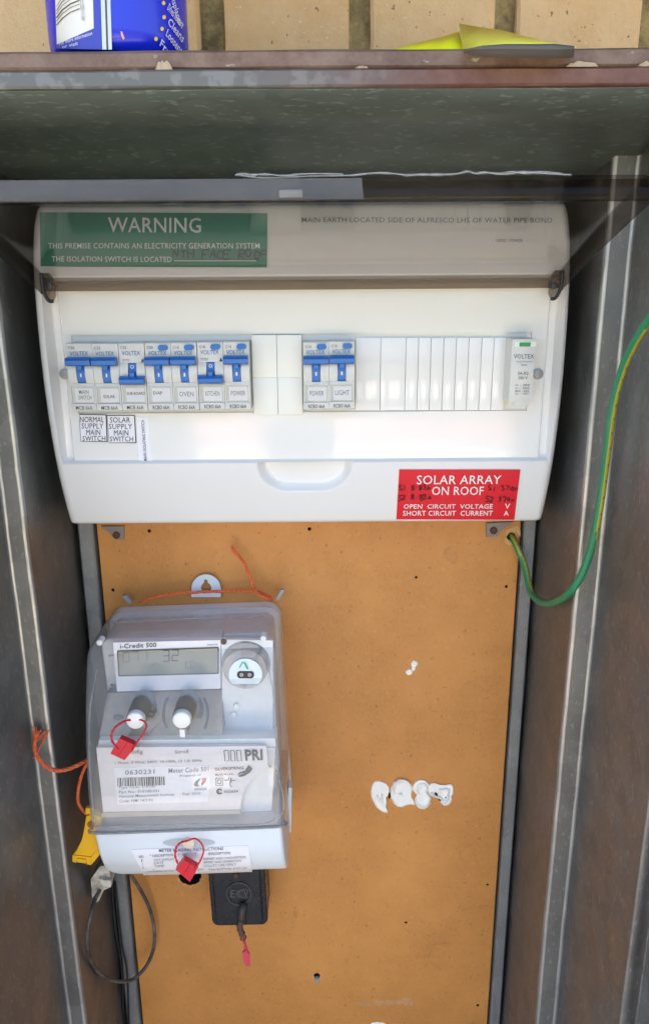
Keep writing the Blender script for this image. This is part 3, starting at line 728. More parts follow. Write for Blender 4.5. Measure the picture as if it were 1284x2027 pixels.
# ------------------------------------------------------------------ signs
g = G(); q = [(81, 527), (528, 529), (529, 422), (79, 420)]
sign = thing('warning_sign', 'green engraved WARNING plate seen through the smoky lid', 'sign', atf(300, 528, Yc))
slab(g, q, Yc, .0012, 8, 24); g.build('plate', M['greensign'], sign, angle=40)
sf = lambda x, y: atf(x, y, lambda a, b: Yc(a, b)-.0019)
g = G()
put_text(g, 'WARNING', [(214, 460), (398, 461), (398, 431), (214, 430)], sf, 0, .008)
put_text(g, 'THIS PREMISE CONTAINS AN ELECTRICITY GENERATION SYSTEM', [(96, 492), (514, 492), (514, 481), (96, 481)], sf, 0, .006)
put_text(g, 'THE ISOLATION SWITCH IS LOCATED', [(103, 518), (340, 519), (340, 508), (103, 507)], sf, 0, .006)
put_poly(g, [(345, 515.5), (507, 515.5), (507, 517), (345, 517)], sf)
g.build('engraving', M['engrave'], sign)
g = G(); hand(g, 'NTH FACE ROOF', 344, 495, 11, 16, 3.4, sf, 0, 2.6); g.build('handwriting', M['marker'], sign)

def low(x, z): return Yc(x, z)
rs = thing('solar_array_sign', 'red engraved SOLAR ARRAY ON ROOF plate on the lower right of the cover', 'sign', atf(905, 1029, Yc))
g = G(); slab(g, [(784, 1028), (1017, 1029), (1029, 930), (790, 930)], Yc, .0012, 6, 20); g.build('plate', M['redsign'], rs, angle=40)
g = G()
put_text(g, 'SOLAR ARRAY', [(824, 959), (990, 958), (992, 941), (825, 941)], sf, 0, .006)
put_text(g, 'ON ROOF', [(854, 980), (956, 980), (957, 963), (855, 963)], sf, 0, .006)
put_text(g, 'OPEN  CIRCUIT  VOLTAGE', [(798, 1007), (974, 1007), (975, 998), (799, 998)], sf, 0, .010)
put_text(g, 'SHORT CIRCUIT  CURRENT', [(797, 1021), (974, 1021), (975, 1011), (797, 1011)], sf, 0, .010)
put_text(g, 'V', [(998, 1007), (1008, 1007), (1009, 997), (999, 997)], sf, 0, .010)
put_text(g, 'A', [(996, 1021), (1006, 1021), (1007, 1011), (996, 1011)], sf, 0, .010)
g.build('engraving', M['engrave'], rs)
g = G()
hand(g, 'S1 8.83a', 789, 961, 6.2, 9.5, 1.8, sf, 0, 1.5); hand(g, 'S2 8.83a', 788, 980, 6.4, 9.5, 1.9, sf, 0, 1.5)
g.build('handwriting', M['marker'], rs); g = G()
hand(g, 'S1 374v', 966, 962, 6.6, 10, 2.0, sf, 0, 1.4); hand(g, 'S2 374v', 960, 984, 6.6, 9.5, 2.0, sf, 0, 1.5)
g.build('handwriting', M['marker'], rs)

PF = lambda x, z: PANEL
psf = plane(PANEL-.0017)
def label_tile(name, label, q, texts):
    r = thing(name, label, 'label', at(q[0][0], q[0][1], PANEL))
    g = G(); slab(g, q, PF, .0009); g.build('core', M['blackcore'], r)
    bl, br, tr, tl = q; k = .8
    g = G(); slab(g, [(bl[0]+k, bl[1]-k), (br[0]-k*2.2, br[1]-k*2), (tr[0]-k*2.2, tr[1]+k*1.6), (tl[0]+k, tl[1]+k*1.6)], PF, .0004, lift=.0009); g.build('face', M['card'], r)
    g = G()
    for tx, b in texts: put_text(g, tx, quad(b), psf, 0, .0)
    g.build('lettering', M['ink'], r)
label_tile('supply_label', 'white NORMAL SUPPLY MAIN SWITCH label stuck under the main switch breaker', [(160, 874), (213, 875), (211, 821), (157, 820)],
    [('NORMAL', (159, 825, 206, 836)), ('SUPPLY', (162, 838, 205, 848.5)), ('MAIN', (171, 850.5, 199, 861)), ('SWITCH', (164, 863, 209, 873))])
label_tile('supply_label', 'white SOLAR SUPPLY MAIN SWITCH label, right of the NORMAL SUPPLY one', [(216, 877), (270, 877), (267, 822), (212, 822)],
    [('SOLAR', (218, 826, 258, 836.5)), ('SUPPLY', (216, 839, 262, 849.5)), ('MAIN', (226, 851.5, 254.5, 862)), ('SWITCH', (218, 864, 264, 874))])
r = thing('isolating_switch_label', 'narrow white tape label reading MAIN ISOLATING SWITCH upwards', 'label', at(288, 916, PANEL))
g = G(); slab(g, [(275, 914), (303, 915), (294, 826), (270, 826)], PF, .0003); g.build('tape', M['card'], r)
g = G(); put_text(g, 'MAIN ISOLATING SWITCH', [(291, 912), (286, 832), (280, 832), (285, 912)], plane(PANEL-.0006), 0, .01); g.build('lettering', M['ink'], r)

# ------------------------------------------------------------------ circuit breakers
BFY = -.0800                      # plane of the breaker faces
MW = (at(493, 700, BFY).x-at(130, 700, BFY).x)/7
TOPZ = at(400, 677, BFY).z
def fz(py): return at(400, py, BFY).z-TOPZ
z_bar0, z_bar1, z_slot, z_led, z_w0, z_w1, z_bot = fz(704), fz(722), fz(749), fz(760), fz(764), fz(795), fz(812)
def arcprof(za, zb, y, bulge, n=6):
    return [(za+(zb-za)*i/n, y-bulge*math.sin(math.pi*i/n)) for i in range(n+1)]
DEP = .018; W_ = MW-.00045
def ext(g, prof, x0, x1, mi=0):
    "prof: list (z, y) outer line; closed to y=DEP plane"
    n = len(prof); pts = prof+[(prof[-1][0], DEP), (prof[0][0], DEP)]
    g.prism([(x0, y, z) for z, y in pts], (x1-x0, 0, 0), mi)
def make_breaker(off, rcbo, card):
    r = thing('circuit_breaker', 'x', 'circuit breaker', (0, 0, 0))
    g = G(); zt = fz(717)
    ext(g, [(0, .0012), (-.0006, .0004), (zt, 0)], 0, W_)                                   # head
    sw = W_*.335; m0, m1 = W_/2-sw/2, W_/2+sw/2
    for a, b in ((0, m0), (m1, W_)): ext(g, arcprof(zt-.0001, z_led+.0012, -.0002, .0016), a, b)
    ext(g, [(zt-.0001, .0045), (z_led+.0012, .0045)], m0, m1)
    ext(g, [(z_led+.0011, -.0002), (z_w0+.0004, -.0010)], 0, W_)
    ext(g, [(z_w0+.0003, .0002), (z_w1-.0006, .0002)], 0, W_)
    ext(g, [(z_w1-.0007, -.0010), (z_bot+.0008, -.0012), (z_bot, -.0004)], 0, W_)
    for a, b in ((0, .0009), (W_-.0009, W_)): g.box((a, -.0009, z_w1-.0006), (b, .0002, z_w0+.0003))
    for zz in (z_w1-.0014,):
        g.box((.0004, -.0016, zz-.0012), (.0016, -.0008, zz)); g.box((W_-.0016, -.0016, zz-.0012), (W_-.0004, -.0008, zz))
    fixn(g.build('housing', M['grey'], r, angle=30))
    g = G()
    ext_pts = arcprof(zt-.0004, z_led+.0016, .0002, .0012)
    if off: ext_pts = [(zt-.0004, .0003), (z_slot-.001, -.0006)]
    n_ = len(ext_pts); g.prism([(m0+.0003, y, z) for z, y in ext_pts+[(ext_pts[-1][0], .006), (ext_pts[0][0], .006)]], (sw-.0006, 0, 0))
    b0, b1 = (z_bar0, z_bar1) if not off else (fz(742), fz(759))
    for k, (ya, yb, za, zb) in enumerate([(-.0062, .0010, b0, b1)]):
        x0, x1 = .0003, W_-.0003; h = b0-b1
        prof = [(b0, -.0018), (b0-.0006, -.0058), (b0-h*.35, -.0072), (b1+.0012, -.0066), (b1+.0002, -.0050), (b1, -.0018)]
        g.prism([(x0, y, z) for z, y in prof], (x1-x0, 0, 0))
        zc = (b0+b1)/2; st = -1 if not off else 1
        g.box((W_/2-.0016, -.0046, min(zc, zc+st*.0052)), (W_/2+.0016, -.0006, max(zc, zc+st*.0052)), bev=.0003)
    zz = fz(734) if not off else fz(733)
    g.box((m0+.0004, -.0014, zz-.0002), (m1-.0004, -.0006, zz+.0002))
    tg = fixn(g.build('toggle', M['blue'], r, angle=28))
    if rcbo:
        g = G(); n = 20; cx, cz, hw, hh = W_*.72, fz(687), W_*.19, .0018; pts = []
        for i in range(n):
            a = 2*math.pi*i/n; pts.append((cx+(hw-hh)*(1 if math.cos(a) > 0 else -1)+hh*math.cos(a), -.0016, cz+hh*math.sin(a)))
        g.prism(pts, (0, .0022, 0)); fixn(g.build('test_button', M['blue'], r, angle=40))
    g = G(); g.box((W_*.17, -.00005, z_w1+.0004), (W_*.90, .0001, z_w0-.0010)); g.build('name_card', M['card'], r)
    g = G(); g.box((.001, -.0009, z_w1-.0004), (W_-.001, -.0005, z_w0+.0002)); g.build('card_window', M['window'], r)
    return r
protos = {}
def copy_tree(o, parent=None):
    c = o.copy(); COL.objects.link(c)
    if parent is not None: c.parent = parent
    for ch in list(o.children):
        if not ch.name.startswith('lettering'): copy_tree(ch, c)
    return c
BR_ = [ # left px, rating, off, rcbo, card lines, foot, label
 (130, 'C50', False, False, ['MAIN', 'SWITCH'], 'MCB 6kA', 'grey breaker with blue toggle up, card reads MAIN SWITCH'),
 (181.9, 'C25', False, False, ['SOLAR'], 'MCB 6kA', 'grey breaker with blue toggle up, card reads SOLAR'),
 (233.7, 'C32', True, False, ['SUB-BOARD'], 'MCB 6kA', 'grey breaker with blue toggle down, card reads SUB-BOARD'),
 (285.6, 'C20', False, True, ['EVAP'], 'RCBO 6kA', 'grey breaker with blue toggle up, card reads EVAP'),
 (337.4, 'C16', False, True, ['OVEN'], 'RCBO 6kA', 'grey breaker with blue toggle up, card reads OVEN'),
 (389.3, 'C16', True, True, ['KITCHEN'], 'RCBO 6kA', 'grey breaker with blue toggle down, card reads KITCHEN'),
 (441.1, 'C16', False, True, ['POWER'], 'RCBO 6kA', 'grey breaker reading POWER, right end of the row of seven'),
 (599.5, 'C16', False, True, ['POWER'], 'RCBO 6kA', 'grey breaker reading POWER, left of the separate pair'),
 (650.6, 'C10', False, True, ['LIGHT'], 'RCBO 6kA', 'grey breaker with blue toggle up, card reads LIGHT')]
for i, (px, rating, off, rcbo, card, foot, lab) in enumerate(BR_):
    key = (off, rcbo)
    if key not in protos: protos[key] = make_breaker(off, rcbo, None); r = protos[key]
    else: r = copy_tree(protos[key])
    x0 = at(px, 677, BFY).x; r.location = (x0+random.uniform(-.0001, .0001), BFY+random.uniform(-.0003, .0003), TOPZ+random.uniform(-.0003, .0002))
    tag(r, lab, 'circuit breaker', 'circuit breakers in the switchboard slot')
    X0 = Vector(r.location)
    def S(u, z, y=-.0001): return X0+Vector((u*W_, y, z))
    def sflat(dy):
        return lambda u, v: X0+Vector((u*W_, dy, v))
    g = G()
    def put(txt, u0, u1, za, zb, y, mi, bold=.008):
        vs, fs = glyphs(txt, bold); g.add([X0+Vector(((u0+(u1-u0)*a)*W_, y, za+(zb-za)*b)) for a, b in vs], fs, mi)
    put(rating, .08, .32, fz(689.5), fz(684), -.0002+.0001, 1)
    put('VOLTEX', .12, .84, fz(702), fz(693.5), -.0002, 2, .004)
    if off:
        for k in range(2): put('230/400V', .12, .42, fz(711+3*k), fz(709+3*k), -.0002, 1)
        vs0 = [(.84, 716), (.98, 716), (.91, 708)]; g.add([S(u, fz(y_), -.0002) for u, y_ in vs0], [(0, 1, 2)], 0)
    mid = (z_w0+z_w1)/2
    if len(card) == 2: put(card[0], .34, .72, fz(778), fz(770), -.00025, 1, .004); put(card[1], .30, .82, fz(789), fz(781), -.00025, 1, .004)
    elif card[0] in ('SOLAR',): put(card[0], .28, .74, fz(786), fz(779.5), -.00025, 0, .008)
    elif card[0] == 'SUB-BOARD': put(card[0], .20, .92, fz(780.5), fz(774.5), -.00025, 0, .008)
    elif card[0] == 'EVAP': put(card[0], .22, .58, fz(780), fz(773.5), -.00025, 0, .008)
    else: put(card[0], .24, .80, fz(784), fz(774.5), -.00025, 1, .003)
    put(foot, .18, .84, fz(808.5), fz(801), -.00135, 0, .010)
    sy = -.0016
    if not off: put('I', .47, .53, fz(744), fz(737), sy, 3)
    else: put('O', .43, .57, fz(728), fz(721), sy+.0006, 3)
    g.build('lettering', [M['ink'], M['inkgrey'], M['bluetext'], M['engrave']], r)

# surge protector
SPY = -.0850
spd = thing('surge_protector', 'tall grey surge protector module with green indicator at the right end', 'surge protector', at(1030, 805, SPY))
a, b = at(1012.5, 735, SPY), at(1055, 735, SPY); x0, x1 = at(1009, 740, SPY).x, at(1055.5, 740, SPY).x
zt, zb = at(1030, 671, SPY).z, at(1030, 803, SPY).z
g = G(); g.box((x0, SPY, zb+.002), (x1, PANEL+.01, zt), bev=.0008); g.box((x0+.0035, SPY+.0005, zb), (x1-.0012, SPY+.004, zb+.0022), bev=.0004); g.build('housing', M['grey'], spd, angle=40)
g = G(); slab(g, [(1018, 686), (1060, 686), (1061, 677), (1019, 677)], lambda x, z: SPY, .0003); g.build('indicator_frame', M['white2'], spd)
g = G(); slab(g, [(1027, 686), (1049, 686), (1050, 678), (1028, 678)], lambda x, z: SPY, .0004, lift=.0003); g.build('indicator', M['greenind'], spd)
sp_ = plane(SPY-.0004); g = G()
put_text(g, 'VOLTEX', quad((1016, 701, 1056, 710)), sp_, 0, .006)
put_text(g, 'Surge Protective', quad((1021, 714, 1052, 718)), sp_, 0, .006); put_text(g, 'Device', quad((1031, 720, 1042, 724)), sp_, 0, .006)
put_text(g, 'SA-R2', quad((1024, 736, 1045, 742)), sp_, 0, .012); put_text(g, '300 V', quad((1025, 745, 1043, 751)), sp_, 0, .006)
for k, s_ in enumerate(('In  ~ 20kA', 'Ic  ~ 25kA', 'MAX ~ 40kA', 'Up  ~ 1500V')): put_text(g, s_, quad((1020-k*.5, 760+k*6, 1048-k*.8, 764+k*6)), sp_, 0, .006)
g.build('lettering', M['inkgrey'], spd)

# ------------------------------------------------------------------ electricity meter
MO = Vector((-.1020, 0, -.4265)); MA = R_(2.0)
def MP(x, y, z): return Vector((MO.x+x*math.cos(MA)-z*math.sin(MA), y, MO.z+x*math.sin(MA)+z*math.cos(MA)))
def shell(g, wdt, zb, zt, r, depth, y0, rr, n=7, mi=0, rb=None, lv=None, close=True, mi_side=None, rbl=None):
    """rounded-rectangle dome: outline (half width wdt, zb..zt, corner r), walls from y0 to depth(z), edge rounding rr"""
    rb = r if rb is None else rb; rb0 = rb; rbl = rb if rbl is None else rbl
    def outline(e, rb=rb0):
        R = []
        for (cz, rad, a0) in ((zb+rb, rb, -90), (zt-r, r, 0)):
            q = max(rad-e, .0004)
            for i in range(n+1):
                a = R_(a0+90*i/n); R.append((wdt-rad+math.cos(a)*q if rad-e > .0004 else wdt-e, cz+math.sin(a)*q))
            if a0 == -90:
                za, zc = zb+rb, zt-r
                for i in range(1, 12): R.append((wdt-e, za+(zc-za)*i/12))
        return R
    levels = [('b', 0, 0)]+[('s', 0, 0)]
    es = lv or [rr*(1-math.cos(R_(a))) for a in (0, 20, 40, 60, 75, 90)]
    rings = []
    o0 = outline(0); rings.append([(x, y0, z) for x, z in o0]); left = [[(x, y0, z) for x, z in outline(0, rbl)]]
    for e in es:
        o1 = outline(e); drop = rr*(1-math.sqrt(max(0, 1-((rr-min(e, rr))/rr)**2))) if rr > 0 else 0
        rings.append([(x, depth(z)+drop, z) for x, z in o1]); left.append([(x, depth(z)+drop, z) for x, z in outline(e, rbl)])
    N = len(o0); vs = []; fs = []; ms = []
    for ring, lring in zip(rings, left):
        vs += [MP(x, y, z) for x, y, z in ring]+[MP(-x, y, z) for x, y, z in reversed(lring)]
    T = 2*N
    for k in range(len(rings)-1):
        for i in range(T):
            j = (i+1) % T; fs.append((k*T+i, k*T+j, (k+1)*T+j, (k+1)*T+i)); ms.append(mi if (mi_side is None or k > 3) else mi_side)
    b = (len(rings)-1)*T
    for i in range(N-1): fs.append((b+i, b+i+1, b+T-2-i, b+T-1-i)); ms.append(mi)
    bb = len(g.v); g.v += vs; g.f += [tuple(q+bb for q in f) for f in fs]; g.m += ms
    return g
meter = thing('electricity_meter', 'grey electricity meter with clear cover, display and barcode label on the board', 'electricity meter', (MO.x, 0, MO.z))
FRT = [(.030, -.1120), (.041, -.1125), (.075, -.1080), (.105, -.1000), (.135, -.0880), (.155, -.0770), (.176, -.0640)]
def fd(z): return smooth_interp(FRT, z)
M['mgrey'] = mat('meter_grey_plastic', (.80, .79, .78), .38)
m = M['mgrey']; t = NT(m); t.color(t.mix(t.math('MULTIPLY', t.ramp(t.noise(35, 5, .7), [(.35, 0.), (.7, 1.)]), .3), (.82, .81, .80), (.68, .65, .61)))
M['mwhite'] = mat('meter_lower_cover', (.76, .80, .84), .3)
m = mat('dusty_shelf', (.42, .37, .31), .8); t = NT(m); c = t.mix(t.ramp(t.noise(60, 5, .7), [(.3, 0.), (.7, 1.)]), (.25, .19, .125), (.42, .335, .24)); t.color(c); M['dust'] = m
M['dustdark'] = mat('caked_dust', (.085, .062, .042), .9)
# base plate behind the cover
g = G(); shell(g, .0712, -.014, .1745, .012, lambda z: -.012, -.0005, .002, rb=.006); o = fixn(g.build('base_plate', M['mgrey'], meter, angle=35))
# clear cover
g = G(); shell(g, .0720, .0405, .1760, .013, fd, -.013, .0045, rb=.0025, mi=0, mi_side=1)
cc = fixn(g.build('clear_cover', [M['clear'], M['clear_edge']], meter, angle=60))
# rim bead of the clear cover (lower front edge) and right/left edge beads
g = G()
def bead(pts, r, ma): 
    g = G(); g.tube(spline(pts, 4), r, 8); return g.build('cover_rim', ma, cc, smooth=True)
M['rim'] = clearmat('cover_rim', (.65, .63, .62), .12, 1.0, haze=.30, hazecol=(.50, .49, .48))
bead([MP(-.0715, fd(.05)-.0002+.003, .0425), MP(-.068, fd(.0425)-.0004, .0412), MP(0, fd(.0412)-.0006, .0412), MP(.068, fd(.0425)-.0004, .0412), MP(.0715, fd(.05)+.003, .0425)], .0011, M['rim'])
bead([MP(-.068, fd(.044)-.0001, .0465), MP(0, fd(.044)-.0002, .0458), MP(.0675, fd(.044)-.0001, .0465), MP(.0688, fd(.09)+.0006, .09), MP(.0686, fd(.13)+.0006, .13), MP(.064, fd(.158)+.001, .160)], .0006, M['clear_edge'])
bead([MP(-.0685, fd(.05)+.0004, .0465), MP(-.0690, fd(.09)+.0006, .09), MP(-.068, fd(.13)+.0006, .13), MP(-.063, fd(.156)+.001, .158)], .0006, M['clear_edge'])
bead([MP(-.056, fd(.171)+.0002, .1630), MP(-.02, fd(.171)-.0004, .1655), (MP(.02, fd(.171)-.0004, .1655)), MP(.056, fd(.171)+.0002, .1630)], .0008, M['clear_edge'])
bead([MP(-.060, -.035, .1762), MP(0, -.035, .1766), MP(.060, -.035, .1762)], .0007, M['clear_edge'])
# corner screws posts of the cover
for px, py in ((197, 1273), (521, 1265)):
    c = at(px, py, fd(.158)+.0025); g = G(); g.cyl(c+Vector((0, .008, 0)), (0, -1, 0), .0024, .008, 16, bev=.0006); g.build('corner_post', M['mgrey'], meter, angle=40)
# lower terminal cover
def td(z): return -.0965-.0135*sstep(-.002, .030, z) if z < .03 else -.110
g = G(); shell(g, .0702, -.0225, .0398, .0012, lambda z: smooth_interp([(-.0230, -.082), (-.015, -.0910), (-.002, -.1000), (.016, -.1075), (.040, -.1115)], z), -.004, .0030, rb=.004, rbl=.022)
tc_ = fixn(g.build('terminal_cover', M['mwhite'], meter, angle=35))
# sealing dimple and sticker on the terminal cover
def tsf(dy): return lambda x, y: atf(x, y, lambda a, b: smooth_interp([(-.0230, -.082), (-.015, -.0910), (-.002, -.1000), (.016, -.1075), (.040, -.1115)], (b-MO.z)*math.cos(MA)-(a-MO.x)*math.sin(MA))-dy)
ts = lambda a, b: smooth_interp([(-.0230, -.082), (-.015, -.0910), (-.002, -.1000), (.016, -.1075), (.040, -.1115)], (b-MO.z)*math.cos(MA)-(a-MO.x)*math.sin(MA))
g = G(); put_poly(g, [(374+52*math.cos(a*math.pi/12), 1668+9*math.sin(a*math.pi/12)) for a in range(24)], tsf(.0003)); g.build('seal_recess', mat('recess_grey', (.50, .53, .56), .35), tc_)
c = atf(374, 1667, ts); g = G(); g.cyl(c+Vector((0, .002, 0)), (0, -1, 0), .0050, .004, 20, bev=.0012); g.build('seal_screw', mat('cream_plastic', (.74, .64, .52), .4), tc_, angle=40)
g = G(); slab(g, [(285, 1733), (499, 1726), (492, 1674), (260, 1682)], ts, .0003, 10, 8, lift=.0001); g.build('sticker', M['card'], tc_, angle=60)
g = G(); s1 = tsf(.0007)
put_text(g, 'METER READING INSTRUCTIONS', [(315, 1687), (442, 1683), (442, 1677), (315, 1681)], s1, 0, .012)
put_text(g, 'NO.', [(276, 1699), (286, 1698), (285, 1693), (275, 1694)], s1, 1, .01)
put_text(g, 'DESCRIPTION', [(303, 1697), (343, 1695), (343, 1690), (302, 1692)], s1, 1, .01)
put_text(g, 'NO.', [(362, 1695), (372, 1695), (371, 1690), (361, 1690)], s1, 1, .01)
put_text(g, 'DESCRIPTION', [(413, 1693), (456, 1691), (456, 1686), (412, 1688)], s1, 1, .01)
for k, (a_, b_) in enumerate((('TEST DISPLAY', 'EXPORT AND CONSUMPTION'), ('DATE', 'IMPORT AND GENERATION'), ('TIME', 'UTILITY USE ONLY'))):
    put_text(g, str(k+1), [(280+k*1.2, 1706+k*7), (282+k*1.2, 1706+k*7), (282+k*1.2, 1701+k*7), (280+k*1.2, 1701+k*7)], s1, 1, 0)
    put_text(g, a_, [(304+k*1.5, 1705+k*6.5), ((345 if k == 0 else 323)+k, 1703+k*6.5), ((345 if k == 0 else 323)+k, 1698.5+k*6.5), (304+k*1.5, 1700.5+k*6.5)], s1, 1, 0)
    put_text(g, b_, [(404, 1703+k*7), (486-k*9, 1699+k*7), (486-k*9, 1694.5+k*7), (403, 1698.5+k*7)], s1, 1, 0)
put_text(g, 'ACCORDING TO DATE    1=1   ETC    2.0m BUTTON AND UP', [(290, 1730), (488, 1722), (487, 1717), (288, 1725)], s1, 1, 0)
for a_ in ((298, 1692, 304, 1722), (354, 1690, 357, 1718), (387, 1688, 390, 1716)): put_line(g, [(a_[0], a_[1]), (a_[2], a_[3])], 1.2, s1, 0)
g.build('sticker_print', [M['ink'], M['inkgrey']], tc_)
# right-hand white hook of the base
g = G(); slab(g, [(568.5, 1647), (576, 1648), (577.5, 1560), (571, 1558)], lambda x, z: -.030, .010); fixn(g.build('side_clip', M['mwhite'], meter))
# chassis inside
def cd(z): return interp([(.03, -.098), (.085, -.093), (.0875, -.092), (.0880, -.080), (.115, -.0715), (.128, -.067), (.158, -.058), (.17, -.054)], z)
g = G(); shell(g, .0660, .046, .1700, .008, lambda z: -.052, -.010, .002, rb=.004); fixn(g.build('chassis', M['mgrey'], meter, angle=35))
def yl(Y): return lambda a, b: Y
# stepped front: display block, dusty shelf, name block
NB, DB = -.0955, -.0700
g = G(); slab(g, [(214, 1635), (536, 1628), (545, 1480), (192, 1480)], yl(NB+.03), .028, 1, 1); g.build('name_block', M['mgrey'], meter)
g = G(); slab(g, [(232, 1369), (437, 1363), (437, 1267), (224, 1272)], yl(DB+.02), .02); db = g.build('display_block', mat('display_surround', (.84, .82, .84), .3), meter)
g = G(); P0 = [at(212, 1372, DB+.004), at(440, 1366, DB+.004), at(440, 1461, NB+.006), at(196, 1470, NB+.006)]
nn_ = 12; vs = []
for j in range(nn_+1):
    for i in range(nn_+1):
        u, v = i/nn_, j/nn_; p = (P0[0]*(1-u)+P0[1]*u)*(1-v)+(P0[3]*(1-u)+P0[2]*u)*v
        vs.append(p+Vector((0, -.0006*noise.noise(p*120), 0)))
fs = [(j*(nn_+1)+i, j*(nn_+1)+i+1, (j+1)*(nn_+1)+i+1, (j+1)*(nn_+1)+i) for j in range(nn_) for i in range(nn_)]
g.add(vs, fs); g.add([P0[0], P0[1], P0[2], P0[3]]+[p+Vector((0, .02, 0)) for p in P0], [(0, 1, 5, 4), (1, 2, 6, 5), (3, 0, 4, 7)]); g.build('dusty_shelf', M['dust'], meter, smooth=True)
g = G(); slab(g, [(194, 1482), (545, 1478), (545, 1462), (196, 1466)], yl(NB+.008), .006); g.build('shelf_lip', M['mgrey'], meter)
g = G(); slab(g, [(441, 1480), (540, 1476), (540, 1268), (438, 1266)], yl(-.066), .004); g.build('port_panel', M['mgrey'], meter)
# display glass
g = G(); put_poly(g, [(233, 1289), (432, 1282), (432, 1333), (236, 1338)], plane(DB-.0004))
m = mat('lcd_glass', (.27, .28, .215), .10); g.build('display_screen', m, db)
g = G(); 
for a_, b_ in (((233, 1289), (432, 1282)), ((236, 1338), (432, 1333)), ((233, 1289), (236, 1338)), ((432, 1282), (432, 1333))): put_line(g, [a_, b_], 2.2, plane(DB-.0008))
g.build('display_frame', mat('display_frame', (.06, .06, .06), .5), db)
g = G(); sd_ = plane(DB-.0007)
seg = {'3': 'abcdg', '2': 'abged', 'C': 'adef', '0': 'abcdef', '1': 'bc', '7': 'abc'}
def digit(x, y, w_, h, s_, mi=0):
    e = {'a': ((x, y), (x+w_, y-.4)), 'g': ((x, y+h/2), (x+w_, y+h/2-.4)), 'd': ((x, y+h), (x+w_, y+h-.4)), 'b': ((x+w_, y), (x+w_, y+h/2)), 'c': ((x+w_, y+h/2), (x+w_, y+h)), 'f': ((x, y), (x, y+h/2)), 'e': ((x, y+h/2), (x, y+h))}
    for k in seg[s_]: put_line(g, [e[k][0], e[k][1]], 1.6, sd_, mi)
digit(323, 1288, 12, 21, '3'); digit(341, 1287, 12, 21, '2'); digit(282, 1290, 9, 19, '1', 1); digit(244, 1292, 12, 19, '0', 1); digit(262, 1291, 12, 19, '7', 1)
digit(368, 1311, 6, 11, 'C', 1); digit(378, 1310, 6, 11, 'C', 1)
put_line(g, [(301, 1316), (305, 1316)], 3, sd_, 1)
g.build('display_digits', [mat('lcd_segments', (.035, .04, .03), .4), mat('lcd_faint', (.15, .16, .12), .4)], db)
g = G(); put_text(g, 'i-Credit 500', [(238, 1284), (310, 1281), (310, 1272), (238, 1275)], sd_, 0, .01); g.build('lettering', M['ink'], db); g = G(); put_text(g, 'Import', [(411, 1279), (431, 1278), (431, 1274), (411, 1275)], sd_, 0, .01); g.build('lettering', M['ink'], db)
# buttons
for px, py in ((267, 1429), (359, 1428)):
    c = at(px, py, -.1105)
    g = G(); g.cyl((c.x, -.078, c.z), (0, -1, 0), .0074, .0255, 24); o = g.build('button_post', mat('post_grey', (.30, .26, .21), .6), meter, angle=40)
    g = G(); g.cyl((c.x, -.1036, c.z), (0, -1, 0), .0074, .0012, 28); g.build('button_ring', M['bracket'], o, angle=40)
    g = G(); g.cyl((c.x, -.1048, c.z), (0, -1, 0), .0066, .0050, 32, bev=.0011); g.build('button', mat('button_white', (.84, .83, .79), .14), o, angle=60)
g = G(); c = at(362, 1452, -.105); g.box((c.x-.0018, -.1065, c.z-.002), (c.x+.0018, -.100, c.z+.004)); g.build('button_guide', M['mgrey'], meter)
# arc-shaped dust rings beside the posts
def shelfpt(x, y):
    d = FW+RT*((x-CX)/F_PX)+UP*((CY-y)/F_PX); nrm = (P0[1]-P0[0]).cross(P0[3]-P0[0]); s = (P0[0]-CAM).dot(nrm)/d.dot(nrm)
    return CAM+d*s+Vector((0, -.0011, 0))
g = G()
for cx, cy, rx, ry, a0, a1, wd in ((287, 1400, 21, 26, -170, 20, 8), (376, 1402, 24, 29, -175, 40, 8), (352, 1412, 27, 45, 140, 225, 5), (385, 1412, 27, 45, -45, 40, 5), (236, 1418, 8, 3, 0, 360, 5), (300, 1412, 6, 5, 0, 360, 5)):
    pts = [(cx+rx*math.cos(R_(a0+(a1-a0)*i/14)), cy+ry*math.sin(R_(a0+(a1-a0)*i/14))) for i in range(15)]
    put_line(g, [(x, y+random.uniform(-1, 1)) for x, y in pts if 1374 < y < 1458] or pts, wd, shelfpt)
g.build('caked_dust', M['dustdark'], meter)
# optical port
c = at(487, 1313, -.082)
g = G(); cyv = at(487, 1313, -.070); 
g.cyl((cyv.x, -.070, cyv.z), (0, -1, 0), .0185, .010, 36, r2=.0160); g.build('port_collar', M['clear_edge'], meter, angle=40)
PY = -.0815
g = G(); pts = []
for i in range(33):
    a = R_(-35-250*i/32+0); pts.append((486+33*math.cos(a), 1333+31*math.sin(a)))
pts = [(486+33*math.cos(R_(142+256*i/32)), 1335+31*math.sin(R_(142+256*i/32))) for i in range(33)]
g.prism([at(x, y, PY) for x, y in pts], (0, .0015, 0)); od = fixn(g.build('port_disc', mat('port_white', (.74, .82, .86), .4), meter))
g = G(); pts = [(486+11*(1 if math.cos(R_(a)) > 0 else -1)+6*math.cos(R_(a)), 1336+7*math.sin(R_(a))) for a in range(0, 360, 20)]
g.prism([at(x, y, PY-.0006) for x, y in pts], (0, .0005, 0)); ps = fixn(g.build('port_slot', M['blackcore'], od))
g = G(); g.prism([at(478+4*math.cos(R_(a)), 1336+4*math.sin(R_(a)), PY-.0009) for a in range(0, 360, 40)], (0, .0003, 0)); g.prism([at(494+4*math.cos(R_(a)), 1336+4*math.sin(R_(a)), PY-.0009) for a in range(0, 360, 40)], (0, .0003, 0)); fixn(g.build('led_window', M['screwgrey'], od))
